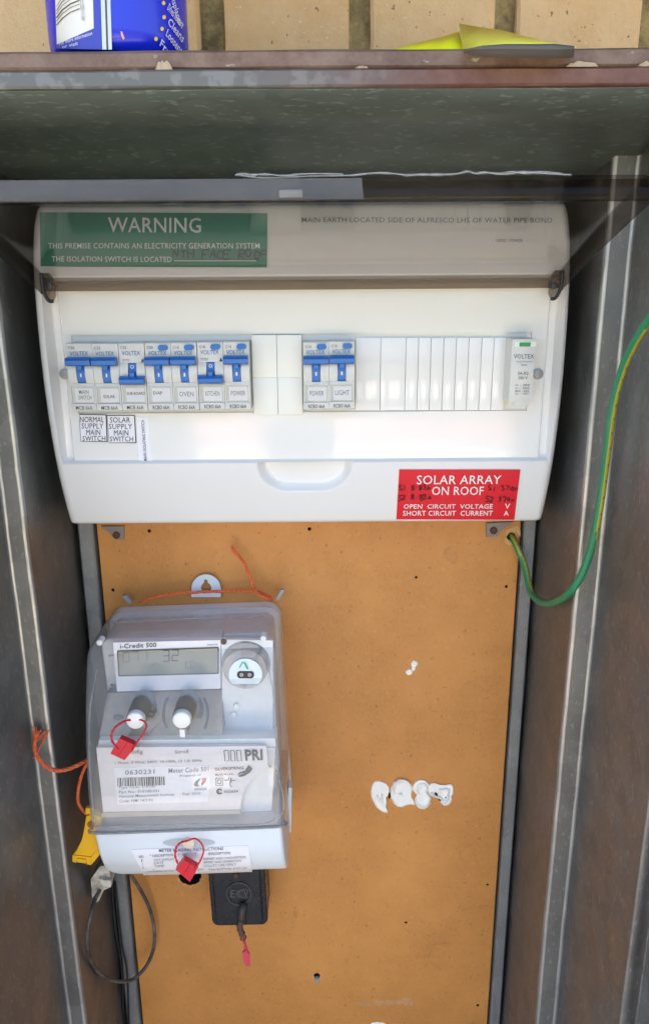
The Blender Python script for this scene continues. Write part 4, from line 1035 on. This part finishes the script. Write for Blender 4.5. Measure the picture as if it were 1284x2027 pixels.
g = G(); put_line(g, [(474, 1322), (480, 1311), (484, 1314), (490, 1325)], 2.2, plane(PY-.0008)); put_line(g, [(484, 1312), (488, 1318), (491, 1325)], 2, plane(PY-.0009)); g.build('pen_mark', mat('green_pen', (.02, .42, .30), .5), od)
for px, py in ((468, 1397), (463, 1414)):
    c = at(px, py, -.071); g = G(); g.cyl(c, (0, -1, 0), .0024, .0016, 14, bev=.0005); g.build('indicator_lamp', M['mgrey'], meter, angle=40)
g = G(); c = at(443, 1270, -.0715); g.cyl(c, (0, -1, 0), .0022, .0008, 14); g.build('sealing_screw', mat('brown_screw', (.10, .06, .05), .5), meter); g = G(); c = at(222, 1357, -.0705); g.cyl(c, (0, -1, 0), .0016, .001, 12); g.build('sealing_screw', bpy.data.materials['brown_screw'], meter)
# name plate
NP = NB-.0035; arc = []
for i in range(13):
    a = R_(183+78*i/12); arc.append((548+72*math.cos(a)*1.0, 1600+80*math.sin(a)))
pts = [(205, 1611), (476, 1606)]+arc+[(531, 1517), (527, 1477), (191, 1480)]
g = G(); g.prism([at(x, y, NP) for x, y in pts], (0, .003, 0)); npl = fixn(g.build('name_plate', mat('name_plate', (.80, .74, .745), .3), meter))
g = G(); slab(g, [(200, 1618), (477, 1611), (476, 1604), (204, 1609)], yl(NP+.001), .002); g.build('plate_edge', mat('aged_edge', (.50, .46, .38), .5), npl)
g = G(); slab(g, [(233, 1593), (413, 1587), (417, 1516), (226, 1520)], yl(NP), .0004); g.build('serial_label', mat('serial_label', (.88, .86, .89), .35), npl)
g = G(); sN = plane(NP-.0009); sM = plane(NP-.0007)
put_text(g, 'Config', [(247, 1494), (283, 1494), (283, 1485), (247, 1485)], sM, 1, .008)
put_text(g, 'Scroll', [(346, 1492), (373, 1491), (373, 1484), (346, 1485)], sM, 1, .008)
put_text(g, '1 Phase, 2 Wire, 240V, 10-100A, Cl 1.0, 50Hz', [(228, 1514), (400, 1509), (400, 1503), (228, 1508)], sM, 1, .01)
put_text(g, '0630231', [(248, 1534), (306, 1532), (306, 1523), (248, 1525)], sN, 1, .004)
put_text(g, 'Meter Code 501', [(334, 1531), (413, 1527), (413, 1518), (334, 1521)], sN, 1, .002)
put_text(g, 'Property of', [(356, 1540), (398, 1537), (398, 1532), (356, 1534)], sN, 1, .004)
put_text(g, 'Type Code: E1E100', [(235, 1563), (308, 1560), (308, 1555), (235, 1557)], sN, 1, .006)
put_text(g, 'Part No.: E1E100.031', [(236, 1571), (315, 1568), (315, 1563), (236, 1565)], sN, 1, .006)
put_text(g, 'National Measurement Institute', [(237, 1579.5), (345, 1575), (345, 1570), (237, 1574)], sN, 1, .006)
put_text(g, 'Code: NMI 14/3/42', [(237, 1589), (303, 1586), (303, 1581), (237, 1583)], sN, 1, .004)
put_text(g, 'Year 2010', [(360, 1575), (397, 1573), (397, 1568), (360, 1569)], sN, 1, .004)
random.seed(3); x = 233
while x < 325:
    w_ = random.choice((.9, 1.2, 1.8, 2.4)); put_poly(g, [(x, 1557-(x-233)*.03), (x+w_, 1557-(x-233)*.03), (x+w_-1, 1540-(x-233)*.03), (x-1, 1540-(x-233)*.03)], sN, 0); x += w_+random.choice((.9, 1.3, 2.))
# logo: crescent and wedge
put_poly(g, [(384, 1552), (388, 1546), (394, 1542), (398, 1541), (395, 1545), (392, 1550), (392, 1554), (396, 1556), (390, 1557), (385, 1556)], sN, 0)
put_poly(g, [(399, 1541), (409, 1540), (408, 1546), (403, 1553), (399, 1556), (398, 1551), (401, 1547)], sN, 3)
put_poly(g, [(385, 1560), (409, 1559), (409, 1564), (385, 1565)], sN, 2)
for k in range(3):
    a_ = 443+k*12.3; put_line(g, [(a_+.5, 1486), (a_+8.5, 1485.5), (a_+10.5, 1506), (a_+2.5, 1506.5), (a_+.5, 1486)], 1.5, sM, 0)
put_text(g, 'PRI', [(486, 1506), (520, 1505), (519, 1483), (484, 1484)], sM, 0, .035)
put_text(g, 'SILVERSPRING', [(426, 1526), (482, 1523), (482, 1517), (425, 1520)], sM, 0, .012)
put_text(g, 'Mesh Radio', [(426, 1536), (462, 1534), (462, 1530), (426, 1532)], sM, 0, .012)
put_poly(g, [(470, 1535), (474, 1529), (484, 1526), (492, 1515), (500, 1522), (494, 1530), (484, 1536), (474, 1538), (472, 1536), (484, 1530), (478, 1530)], sM, 0)
for k, s_ in ((0, 7), (1, 3.6)):
    cx, cy = 434, 1547.5; put_line(g, [(cx-s_, cy-s_), (cx+s_, cy-s_), (cx+s_, cy+s_), (cx-s_, cy+s_), (cx-s_, cy-s_)], 1.4, sM, 0)
put_line(g, [(444, 1545), (452, 1544.5)], 1.2, sM); put_line(g, [(452, 1538), (455, 1548), (455, 1553), (459, 1558)], 1.2, sM); put_line(g, [(457, 1540), (458, 1550)], 1.8, sM); put_line(g, [(458, 1545), (466, 1545)], 1.2, sM)
put_line(g, [(434.5+5*math.cos(R_(a)), 1567+4.6*math.sin(R_(a))) for a in range(30, 331, 20)], 2.6, sM); put_line(g, [(434+1.8*math.cos(R_(a)), 1567+1.8*math.sin(R_(a))) for a in range(60, 300, 30)], 1.4, sM)
put_text(g, 'N22634', [(444, 1570), (471, 1569), (471, 1564), (444, 1565)], sM, 0, .01)
g.build('lettering', [M['ink'], M['inkgrey'], mat('grey_logo', (.40, .39, .42), .5), mat('red_logo', (.55, .06, .08), .4)], npl)
# hanger ring and lugs above
g = G(); n = 36; c0 = (408, 1166)
outer = [(408+29*math.cos(R_(a)), 1166+29*math.sin(R_(a))) for a in range(180, 361, 10)]+[(437, 1182), (379, 1182)]
key = [(401, 1171), (398, 1164), (400, 1157), (404, 1153), (404, 1149), (407, 1146.5), (411, 1149), (411, 1153), (416, 1157), (419, 1164), (416, 1171)]
vs = []; fs = []
oo = outer[:19]
kk = [key[min(10, int(i*10/18+.5))] for i in range(19)]
for y_ in (-.0045, -.0025): vs += [at(x, y, y_) for x, y in oo]+[at(x, y, y_) for x, y in kk]
for i in range(18): fs += [(i, i+1, 19+i+1, 19+i), (38+i, 38+19+i, 38+20+i, 38+i+1), (i, 38+i, 39+i, i+1), (19+i, 20+i, 58+i, 57+i)]
g.add(vs, fs); g.prism([at(x, y, -.0045) for x, y in ((379, 1165.5), (401, 1170), (416, 1170), (437, 1165.5), (437, 1182), (379, 1182))], (0, .002, 0)); fixn(g.build('hanger_tab', mat('hanger_tab', (.70, .74, .80), .4), meter))
for pts in ([(242, 1181), (250, 1178), (262, 1193), (255, 1196)], [(545, 1186), (556, 1168), (563, 1168), (552, 1188)]):
    g = G(); g.prism([at(x, y, -.012) for x, y in pts], (0, .004, 0)); fixn(g.build('lug', M['screwgrey'], meter))

# ------------------------------------------------------------------ seals, fuse, cords
M['sealred'] = mat('seal_red', (.62, .012, .03), .35)
def seal(label, corners, Y, loop, tail=None):
    r = thing('security_seal', label, 'seal', at(corners[0][0], corners[0][1], Y), 'red plastic seals on the meter')
    g = G(); g.prism([at(x, y, Y) for x, y in corners], (0, .005, 0))
    (x0, y0), (x1, y1), (x2, y2), (x3, y3) = corners
    L = lambda p, q, t: (p[0]+(q[0]-p[0])*t, p[1]+(q[1]-p[1])*t)
    a_, b_, c_, d_ = corners
    for t0, t1, yy in ((.0, .14, .0012), (.50, .62, .0010)):
        g.prism([at(*p, Y-yy) for p in (L(a_, d_, t0), L(b_, c_, t0), L(b_, c_, t1), L(a_, d_, t1))], (0, yy, 0))
    fixn(g.build('lock_body', M['sealred'], r))
    g = G(); P = spline([at(*p) for p in loop], 7); g.tube(P, .0007, 8, rr=[.00065+.00028*(1 if (k//2) % 2 else 0)*(1 if k < len(P)*.45 else 0) for k in range(len(P))]); g.build('strap', M['sealred'], r, smooth=True)
seal('red plastic seal looped round the left white meter button', [(219, 1492), (238, 1462), (270, 1476), (247, 1505)], -.1165,
     [(234, 1482, -.117), (222, 1466, -.1185), (223, 1449, -.119), (234, 1435, -.116), (250, 1427, -.1115), (268, 1424, -.108), (284, 1427, -.112), (290, 1436, -.116), (284, 1452, -.1185), (268, 1474, -.1185), (262, 1486, -.1175)])
seal('red plastic seal hanging from the screw of the lower meter cover', [(348, 1722), (364, 1702), (392, 1718), (376, 1746)], -.1205,
     [(352, 1709, -.119), (347, 1694, -.119), (349, 1678, -.1185), (358, 1668, -.1165), (372, 1664, -.1135), (387, 1660, -.1165), (399, 1670, -.119), (403, 1685, -.120), (396, 1705, -.1205), (386, 1720, -.121)])

fuse = thing('service_fuse', 'black service fuse with round ECV emblem below the meter', 'fuse', at(474, 1836, 0))
FQ = [(424, 1835), (526, 1831), (520, 1712), (418, 1714)]
M['bake'] = mat('black_bakelite', (.012, .013, .016), .22); t = NT(M['bake']); t.rough(t.ramp(t.noise(60, 4, .6), [(.3, .18), (.7, .40)]))
g = G(); FY = -.034
fx0, fx1 = at(419, 1780, FY).x, at(526, 1780, FY).x; fzt, fzb = at(470, 1700, FY).z, at(470, 1836, FY).z
save = (MO.copy(), MA); MO = Vector(((fx0+fx1)/2, 0, fzb)); MA = R_(1.2)
g = G(); shell(g, (fx1-fx0)/2+.001, 0, fzt-fzb, .006, lambda z: FY+.002, -.0005, .0015, rb=.006); fixn(g.build('base', M['bake'], fuse, angle=35))
g = G(); shell(g, (fx1-fx0)/2-.003, .0035, fzt-fzb-.003, .004, lambda z: FY-.0015, FY+.003, .0014, rb=.004); fixn(g.build('carrier', M['bake'], fuse, angle=35))
MO, MA = save
g = G(); cc0 = (473, 1769); ys_ = plane(FY-.0021)
ring = [at(473+24*math.cos(R_(a)), 1769+22*math.sin(R_(a)), FY-.0020) for a in range(0, 361, 12)]
g.tube(ring, .0007, 6); g.tube([at(484+10*math.cos(R_(a)), 1768+9*math.sin(R_(a)), FY-.0018) for a in range(40, 330, 15)], .0006, 6)
put_text(g, 'C', [(467.5, 1777), (480, 1777), (480, 1761), (467.5, 1761)], ys_, 0, .03)
put_text(g, 'E', [(456, 1777), (466, 1777), (466, 1761), (456, 1761)], ys_, 0, .03); put_text(g, 'V', [(481, 1776), (492, 1776), (492, 1761), (481, 1761)], ys_, 0, .03)
g.build('emblem', mat('worn_bakelite', (.07, .065, .06), .6), fuse, smooth=False)
g = G(); g.tube(spline([at(483, 1792, FY-.003), at(480, 1800, FY-.006), at(478, 1812, FY-.007), at(478, 1824, FY-.006)], 5), .0036, 10); g.build('sealing_stud', mat('grimy_stud', (.045, .035, .028), .6), fuse, smooth=True)
c = at(467, 1730, FY-.002); g = G(); g.cyl(c, (0, -1, 0), .0026, .003, 12, bev=.001); g.build('screw', M['rust'], fuse, angle=40)
ft = thing('fuse_seal', 'frayed dark wire with faded red tag hanging below the black fuse', 'seal', at(488, 1912, -.04))
g = G(); g.tube(spline(pxs([(478, 1822, -.043), (474, 1834, -.043), (478, 1846, -.042), (482, 1858, -.041)]), 5), .0022, 8, rr=[.0026+.0007*math.sin(k*1.9) for k in range(16)]); g.build('wire', mat('grimy_wire', (.10, .055, .035), .8), ft, smooth=True)
g = G(); g.tube(spline(pxs([(477, 1846, -.043), (481, 1862, -.043), (488, 1876, -.042), (490, 1890, -.041)]), 5), .0009, 6); g.tube(spline(pxs([(482, 1846, -.042), (485, 1862, -.042), (484, 1880, -.041)]), 5), .0008, 6)
g.prism([at(x, y, -.042) for x, y in ((480, 1886), (489, 1880), (494, 1890), (495, 1912), (489, 1914), (482, 1903))], (0, .002, 0)); fixn(g.build('tag', mat('faded_red', (.62, .05, .09), .5), ft))

def rope(pts, r, ma, name, label, cat, n=7, turns=1.0, fray=None):
    P = spline([at(*p) for p in pts], 10); g = G()
    for s_ in (0, 1, 2):
        Q = []
        for k, p in enumerate(P):
            tg = (P[min(k+1, len(P)-1)]-P[max(k-1, 0)]).normalized(); a = tg.orthogonal().normalized() if abs(tg.y) > .9 else tg.cross(Vector((0, 1, 0))).normalized(); b = tg.cross(a)
            th = k*.55*turns+s_*2.094; Q.append(p+(a*math.cos(th)+b*math.sin(th))*r*.5)
        g.tube(Q, r*.55, 6)
    if fray:
        for (end, dirs) in fray:
            e = at(*end)
            for d in dirs:
                tip = at(*d); mid = (e+tip)/2+Vector((random.uniform(-1, 1), random.uniform(-1, 1), random.uniform(-1, 1)))*.0012
                g.tube(spline([e, mid, tip], 4), r*.28, 5)
    o = g.build(name, ma, smooth=True); return tag(o, label, cat)
m = mat('orange_twine', (.72, .12, .028), .7); t = NT(m); t.color(t.mix(t.ramp(t.noise(500, 3, .6, ), [(.35, 0.), (.65, 1.)]), (.62, .085, .02), (.80, .19, .06))); M['twine'] = m
rope([(276, 1194, -.016), (300, 1184, -.018), (340, 1176, -.016), (400, 1172, -.012), (460, 1170, -.012), (500, 1170, -.014), (525, 1176, -.016), (538, 1186, -.018), (528, 1184, -.022), (512, 1176, -.022),
      (502, 1162, -.018), (494, 1140, -.015), (485, 1118, -.013), (474, 1102, -.012), (464, 1091, -.012), (460, 1084, -.012)], .0013, M['twine'], 'orange_twine',
     'orange twine stretched across the top of the meter with one loose end', 'twine', fray=[((461, 1086, -.012), [(457, 1081, -.012), (463, 1078, -.011), (468, 1083, -.012), (459, 1092, -.010), (467, 1094, -.012)]), ((536, 1183, -.02), [(543, 1180, -.02), (540, 1190, -.02), (530, 1178, -.023)])])
tl = [(180, 1500, -.085), (160, 1512, -.095), (130, 1524, -.103), (105, 1524, -.107), (82, 1508, -.108), (70, 1485, -.107), (70, 1462, -.106), (76, 1448, -.106)]
rope(tl, .0016, M['twine'], 'orange_twine', 'orange twine looping onto the left box channel, frayed at its end', 'twine',
     fray=[((70, 1470, -.106), [(66+random.uniform(-8, 34)*(k % 3)/2, 1440+random.uniform(-4, 26), -.106) for k in range(16)]), ((74, 1490, -.107), [(64, 1500, -.107), (66, 1476, -.106), (92, 1452, -.106), (98, 1446, -.106)])])
rope([(174, 1508, -.088), (163, 1532, -.090), (156, 1560, -.092), (155, 1586, -.093), (163, 1602, -.093), (174, 1613, -.093)], .0013, M['twine'], 'orange_twine', 'short orange twine holding the yellow clip left of the meter', 'twine')

# yellow clip
yc = thing('yellow_clip', 'yellow plastic clip hanging on orange twine left of the meter', 'clip', at(170, 1712, -.09))
M['yellow'] = mat('yellow_plastic', (.85, .45, .012), .35)
YY = -.101
g = G(); body = [(171, 1616), (168, 1638), (163, 1662), (152, 1684), (144, 1694), (180, 1697), (206, 1664), (200, 1618), (184, 1612)]
g.prism([at(x, y, YY) for x, y in body], (0, .005, 0))
g.prism([at(x, y, YY-.001) for x, y in ((144, 1693), (181, 1697), (181, 1712), (173, 1711), (172, 1707), (152, 1704), (151, 1708), (144, 1706))], (0, .008, 0))
g.prism([at(x, y, YY-.0002) for x, y in ((181, 1697), (206, 1664), (206, 1682), (181, 1712))], (0, .009, 0))
g.prism([at(x, y, YY-.001) for x, y in ((170, 1600), (184, 1600), (184, 1612), (170, 1612))], (0, .003, 0))
fixn(g.build('body', M['yellow'], yc))
g = G(); g.prism([at(x, y, YY-.0020) for x, y in ((153, 1700), (171, 1702), (171, 1709), (153, 1707))], (0, .0012, 0)); fixn(g.build('latch', M['yellow'], yc))
c = at(181, 1632, YY-.0003); g = G(); g.cyl(c, (0, -1, 0), .0030, .0004, 16); g.cyl(c, (0, 1, 0), .003, .0001, 16); g.build('eyelet', mat('clip_hole', (.30, .12, .01), .6), yc)

# old plaster-stained clip behind the grey lead
g = G(); YP = -.064
g.prism([at(x, y, YP) for x, y in ((180, 1741), (197, 1716), (214, 1712), (222, 1746), (218, 1757), (206, 1762), (196, 1784), (190, 1787), (190, 1768), (183, 1779))], (0, .016, 0))
g.prism([at(x, y, YP-.004) for x, y in ((196, 1740), (220, 1744), (220, 1756), (205, 1754))], (0, .005, 0))
m = mat('stained_porcelain', (.56, .50, .42), .6); t = NT(m); t.color(t.mix(t.ramp(t.noise(90, 4, .7), [(.4, 0.), (.62, 1.)]), (.66, .61, .53), (.30, .22, .13)))
tag(fixn(g.build('cable_clamp', m)), 'stained off-white cable clamp half hidden below the meter', 'clamp')
def cable(pts, r, mats, name, label, n=12, stripe=None, k=10):
    P = spline([at(*p) for p in pts], k); g = G(); g.tube(P, r, n, stripe=stripe); return tag(g.build(name, mats, smooth=True), label, 'cable'), P
m = mat('grey_lead', (.12, .11, .095), .6); t = NT(m); t.color(t.mix(t.ramp(t.noise(50, 4, .7), [(.4, 0.), (.7, 1.)]), (.035, .033, .03), (.17, .15, .125)))
cable([(220, 1738, -.034), (205, 1752, -.056), (190, 1778, -.072), (179, 1815, -.086), (173, 1852, -.090), (176, 1888, -.086), (190, 1918, -.070), (212, 1936, -.054), (240, 1943, -.036), (266, 1937, -.022), (290, 1912, -.016), (304, 1878, -.012), (306, 1842, -.010), (297, 1800, -.010), (280, 1764, -.014), (262, 1735, -.022), (256, 1718, -.03)], .0016, m, 'grey_cable', 'thin grey cable hanging in a loop below the left of the meter')
mb = mat('black_lead', (.010, .010, .012), .4)
cable([(221, 1740, -.014), (224, 1790, -.012), (230, 1850, -.012), (240, 1905, -.010), (243, 1960, -.009), (244, 2060, -.009)], .0014, mb, 'black_cable', 'straight black cable running down the left rail inside the loop')
for xx in (7,):
    cable([(228, 1745, -.010), (234, 1800, -.009), (242, 1870, -.009), (252, 1930, -.009), (256, 2060, -.009)], .0008, mb, 'black_cable', 'thinner black cable close beside the thicker black cable on the left rail')
# earth cable
gp = mat('earth_green', (.020, .215, .095), .42); yp = mat('earth_yellow', (.40, .36, .03), .42)
ep = [(1008, 1054, .012), (1013, 1064, .001), (1022, 1082, -.008), (1036, 1116, -.016), (1044, 1150, -.026), (1052, 1176, -.038), (1072, 1193, -.058), (1100, 1191, -.084), (1126, 1173, -.107), (1150, 1138, -.113), (1168, 1088, -.116), (1181, 1030, -.119),
      (1193, 950, -.121), (1203, 870, -.126), (1213, 800, -.130), (1230, 735, -.138), (1254, 680, -.150), (1290, 622, -.165), (1330, 560, -.185)]
NE = 16
eo, EP = cable(ep, .0026, [gp, yp], 'earth_cable', 'green and yellow earth cable curving from the board to the right', NE)
base = Vector(eo.location); mks = G()
TW = [(0, 25), (45, 30), (62, 150), (92, 160), (108, 40), (150, 35), (175, 80), (200, 90)]
def eframe(k):
    p = EP[k]; tg = (EP[min(k+1, len(EP)-1)]-EP[max(k-1, 0)]).normalized(); fr = (CAM+Vector((0, 0, 0))-p); fr = (fr-tg*fr.dot(tg)).normalized(); rt = fr.cross(tg)
    if rt.x < 0: rt = -rt
    return p, tg, fr, rt
for pi, pl in enumerate(eo.data.polygons):
    k = min(pi//NE, len(EP)-1); p, tg, fr, rt = eframe(k); o_ = (pl.center+base)-p; a = math.degrees(math.atan2(o_.dot(rt), o_.dot(fr)))
    pl.material_index = 1 if abs((a-interp(TW, k)+180) % 360-180) < 34 else 0
for k in list(range(20, 46, 3))+list(range(108, 160, 4)):
    p, tg, fr, rt = eframe(k); a = R_(interp(TW, k)); n = fr*math.cos(a)+rt*math.sin(a); s_ = n.cross(tg).normalized()
    c = p+n*.0027; L = .0012+.0006*random.random(); w_ = .0005
    mks.add([c-tg*L*.5-s_*w_, c+tg*L*.5-s_*w_, c+tg*L*.5+s_*w_*random.random(), c-tg*L*.5+s_*w_], [(0, 1, 2, 3)])
mo = mks.build('printed_mark', M['inkgrey'], eo)
# ------------------------------------------------------------------ on top of the box: spray can and yellow paper
ZT = .1024
canr = .0330; cc_ = at(236, 60, -.172); CANC = Vector((cc_.x, -.172, ZT))
can = thing('spray_can', 'blue spray can with white barcode panel standing on the box roof', 'spray can', CANC)
def cyl_at(px, py, dr=.0):
    d = FW+RT*((px-CX)/F_PX)+UP*((CY-py)/F_PX); ox, oy = CAM.x-CANC.x, CAM.y-CANC.y; r = canr+dr
    A = d.x**2+d.y**2; B = 2*(ox*d.x+oy*d.y); C_ = ox*ox+oy*oy-r*r; q = max(B*B-4*A*C_, 0); return CAM+d*((-B-math.sqrt(q))/(2*A))
g = G(); prof = [(.0, .0255), (.0015, .0285), (.004, .0312), (.0075, .0326), (.011, .0330), (.155, .0330), (.158, .0325), (.168, .022), (.170, .016)]
n = 72; vs = []; fs = []
for z, r in prof:
    for i in range(n): a = 2*math.pi*i/n; vs.append(CANC+Vector((r*math.cos(a), r*math.sin(a), z)))
for k in range(len(prof)-1):
    for i in range(n): j = (i+1) % n; fs.append((k*n+i, k*n+j, (k+1)*n+j, (k+1)*n+i))
fs += [tuple(range(n))[::-1], tuple((len(prof)-1)*n+i for i in range(n))]
g.add(vs, fs); g.build('can_body', mat('can_blue', (.004, .020, .62), .22, 0, .5), can, angle=40)
g = G(); g.cyl(CANC+Vector((0, 0, .170)), (0, 0, 1), .014, .022, 24, bev=.003); g.build('cap', mat('can_cap', (.02, .03, .3), .4), can, angle=40)
def patch(g, pts, dr, mi=0, nu=10):
    "pts: px quad BL,BR,TR,TL on the can"
    bl, br, tr, tl = pts; vs = []; nv = 6
    for j in range(nv+1):
        for i in range(nu+1):
            u, v = i/nu, j/nv; vs.append(cyl_at((bl[0]*(1-u)+br[0]*u)*(1-v)+(tl[0]*(1-u)+tr[0]*u)*v, (bl[1]*(1-u)+br[1]*u)*(1-v)+(tl[1]*(1-u)+tr[1]*u)*v, dr))
    W = nu+1; g.add(vs, [(j*W+i, j*W+i+1, (j+1)*W+i+1, (j+1)*W+i) for j in range(nv) for i in range(nu)], mi)
g = G()
patch(g, [(112, 96), (205, 98), (202, -60), (106, -60)], .0002, 0)
put = lambda pts, mi: g.add([cyl_at(x, y, .0004) for x, y in pts], [tuple(range(len(pts)))], mi)
patch(g, [(113, 88), (186, 56), (183, -60), (108, -60)], .0003, 1)
patch(g, [(203, 98), (211, 98), (206, -60), (198, -60)], .0003, 2, 2); patch(g, [(211, 98), (215, 98), (210, -60), (206, -60)], .0003, 4, 2); patch(g, [(215, 98), (222, 98), (217, -60), (210, -60)], .0003, 2, 2)
cs = lambda x, y: cyl_at(x, y, .0006)
put_text(g, 'For more information', [(118, 90), (183, 69), (183, 61), (117, 82)], cs, 5, .006); put_text(g, 'or visit', [(124, 96), (155, 89), (155, 82), (123, 90)], cs, 5, .006)
for k, (dx, wd) in enumerate(((0, 2), (6, 1.2), (11, 2.6), (17, 1.), (22, 1.6), (28, 1))): put_line(g, [(112, 50-dx*1.3), (124, 36-dx*1.5), (140, 24-dx*1.5), (158, 17-dx*1.5)], wd, cs, 4)
put_text(g, '9 315', [(161, 42), (168, 42), (166, -10), (159, -10)], cs, 3, .0)
for (bx, by, tx) in ((309, 77, 'Frees'), (321, 57, 'Loosens'), (325, 34, 'Cleans'), (324, 6, 'Drives moisture')):
    put([(bx+3.6*math.cos(R_(a)), by+4.2*math.sin(R_(a))) for a in range(0, 360, 30)], 6)
    L = 42; put_text(g, tx, [(bx+7, by+13), (bx+36, by+13+38), (bx+42, by+38), (bx+12, by+0)], cs, 5, .012)
put([(239, 62), (242, 62), (247, 76), (244, 79), (240, 70)], 7)
put_text(g, 'Displaces', [(333, -8), (352, 52), (361, 45), (346, -14)], cs, 5, .01)
g.build('label_print', [mat('can_violet', (.035, .045, .42), .3), mat('can_white', (.74, .73, .68), .35), mat('can_seam', (.55, .52, .45), .3, .6), M['inkgrey'], mat('seam_dark', (.08, .07, .06), .5), mat('can_lettering', (.68, .68, .82), .4), mat('can_bullet', (.85, .60, .06), .4), mat('can_flame', (.80, .42, .30), .4)], can)

# yellow paper lying over the front edge of the roof
pp = thing('yellow_paper', 'folded yellow paper sheet lying on the box roof, front edge overhanging', 'paper', at(960, 97, -.19))
def sheet(g, rows, mi=0):
    W = len(rows[0]); vs = [p for r in rows for p in r]; g.add(vs, [(j*W+i, j*W+i+1, (j+1)*W+i+1, (j+1)*W+i) for j in range(len(rows)-1) for i in range(W-1)], mi)
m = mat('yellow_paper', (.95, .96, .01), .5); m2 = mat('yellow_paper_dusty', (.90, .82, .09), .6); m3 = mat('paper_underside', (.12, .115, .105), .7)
g = G(); A = []
left = [[(775, 99, -.170), (820, 99, -.175), (870, 100, -.180), (916, 102, -.185)], [(790, 94, -.150), (830, 84, -.148), (870, 74, -.146), (909, 62, -.144)]]
sheet(g, [[at(*p) for p in r] for r in left]); o = g.build('sheet', m, pp, smooth=True); md = o.modifiers.new('t', 'SOLIDIFY'); md.thickness = .0004
g = G(); right = [[(916, 100, -.190), (950, 90, -.225), (1000, 86, -.2305), (1060, 86, -.2315), (1100, 86, -.2315), (1140, 92, -.230)],
                  [(913, 80, -.175), (950, 76, -.185), (1000, 76, -.190), (1050, 80, -.195), (1090, 84, -.200), (1130, 90, -.205)],
                  [(908, 46, -.150), (945, 53, -.150), (990, 59, -.155), (1040, 72, -.160), (1080, 82, -.170), (1120, 89, -.190)]]
sheet(g, [[at(*p) for p in r] for r in right]); o = g.build('folded_flap', m2, pp, smooth=True); md = o.modifiers.new('t', 'SOLIDIFY'); md.thickness = .0004
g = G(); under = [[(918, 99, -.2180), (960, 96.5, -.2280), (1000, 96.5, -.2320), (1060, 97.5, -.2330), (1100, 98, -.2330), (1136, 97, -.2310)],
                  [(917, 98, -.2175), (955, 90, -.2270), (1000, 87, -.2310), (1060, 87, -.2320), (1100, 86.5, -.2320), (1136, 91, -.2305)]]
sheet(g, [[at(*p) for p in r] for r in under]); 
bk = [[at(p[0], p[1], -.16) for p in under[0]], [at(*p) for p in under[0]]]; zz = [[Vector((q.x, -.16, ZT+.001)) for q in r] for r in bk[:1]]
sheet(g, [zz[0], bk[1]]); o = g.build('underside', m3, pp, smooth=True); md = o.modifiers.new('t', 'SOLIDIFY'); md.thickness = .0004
# crinkled film along the lid's front edge
g = G()
def strand(pts, r, seed):
    random.seed(seed); P = spline([lidpt(at(x, 350, -.205).x, 1.0, -.0006-dz+random.uniform(-.0003, .0004)) for x, dz in pts], 5)
    g.tube(P, r, 6, rr=[r*(.5+.9*abs(noise.noise(p*260))) for p in P])
strand([(465, .0004), (480, .0016), (500, .0010), (530, .0008), (560, .0003), (600, .0010), (640, .0012), (680, .0010)], .0006, 1)
strand([(470, .0012), (520, -.0004), (580, -.0006), (640, -.0002), (690, .0004), (740, .0014), (770, .0012), (800, .0002)], .0006, 2)
strand([(800, -.0002), (830, .0004), (860, .0002), (900, .0006), (925, .0018), (940, .0004), (960, .0008), (1000, .0005), (1030, .0010), (1080, .0003), (1130, .0001)], .0007, 3)
strand([(985, .0001), (1010, .0012), (1040, .0006), (1070, .0011), (1110, .0002)], .0006, 4)
tag(g.build('plastic_film', M['film'], smooth=True), 'crinkled clear film strip along the front edge of the smoky lid', 'film')
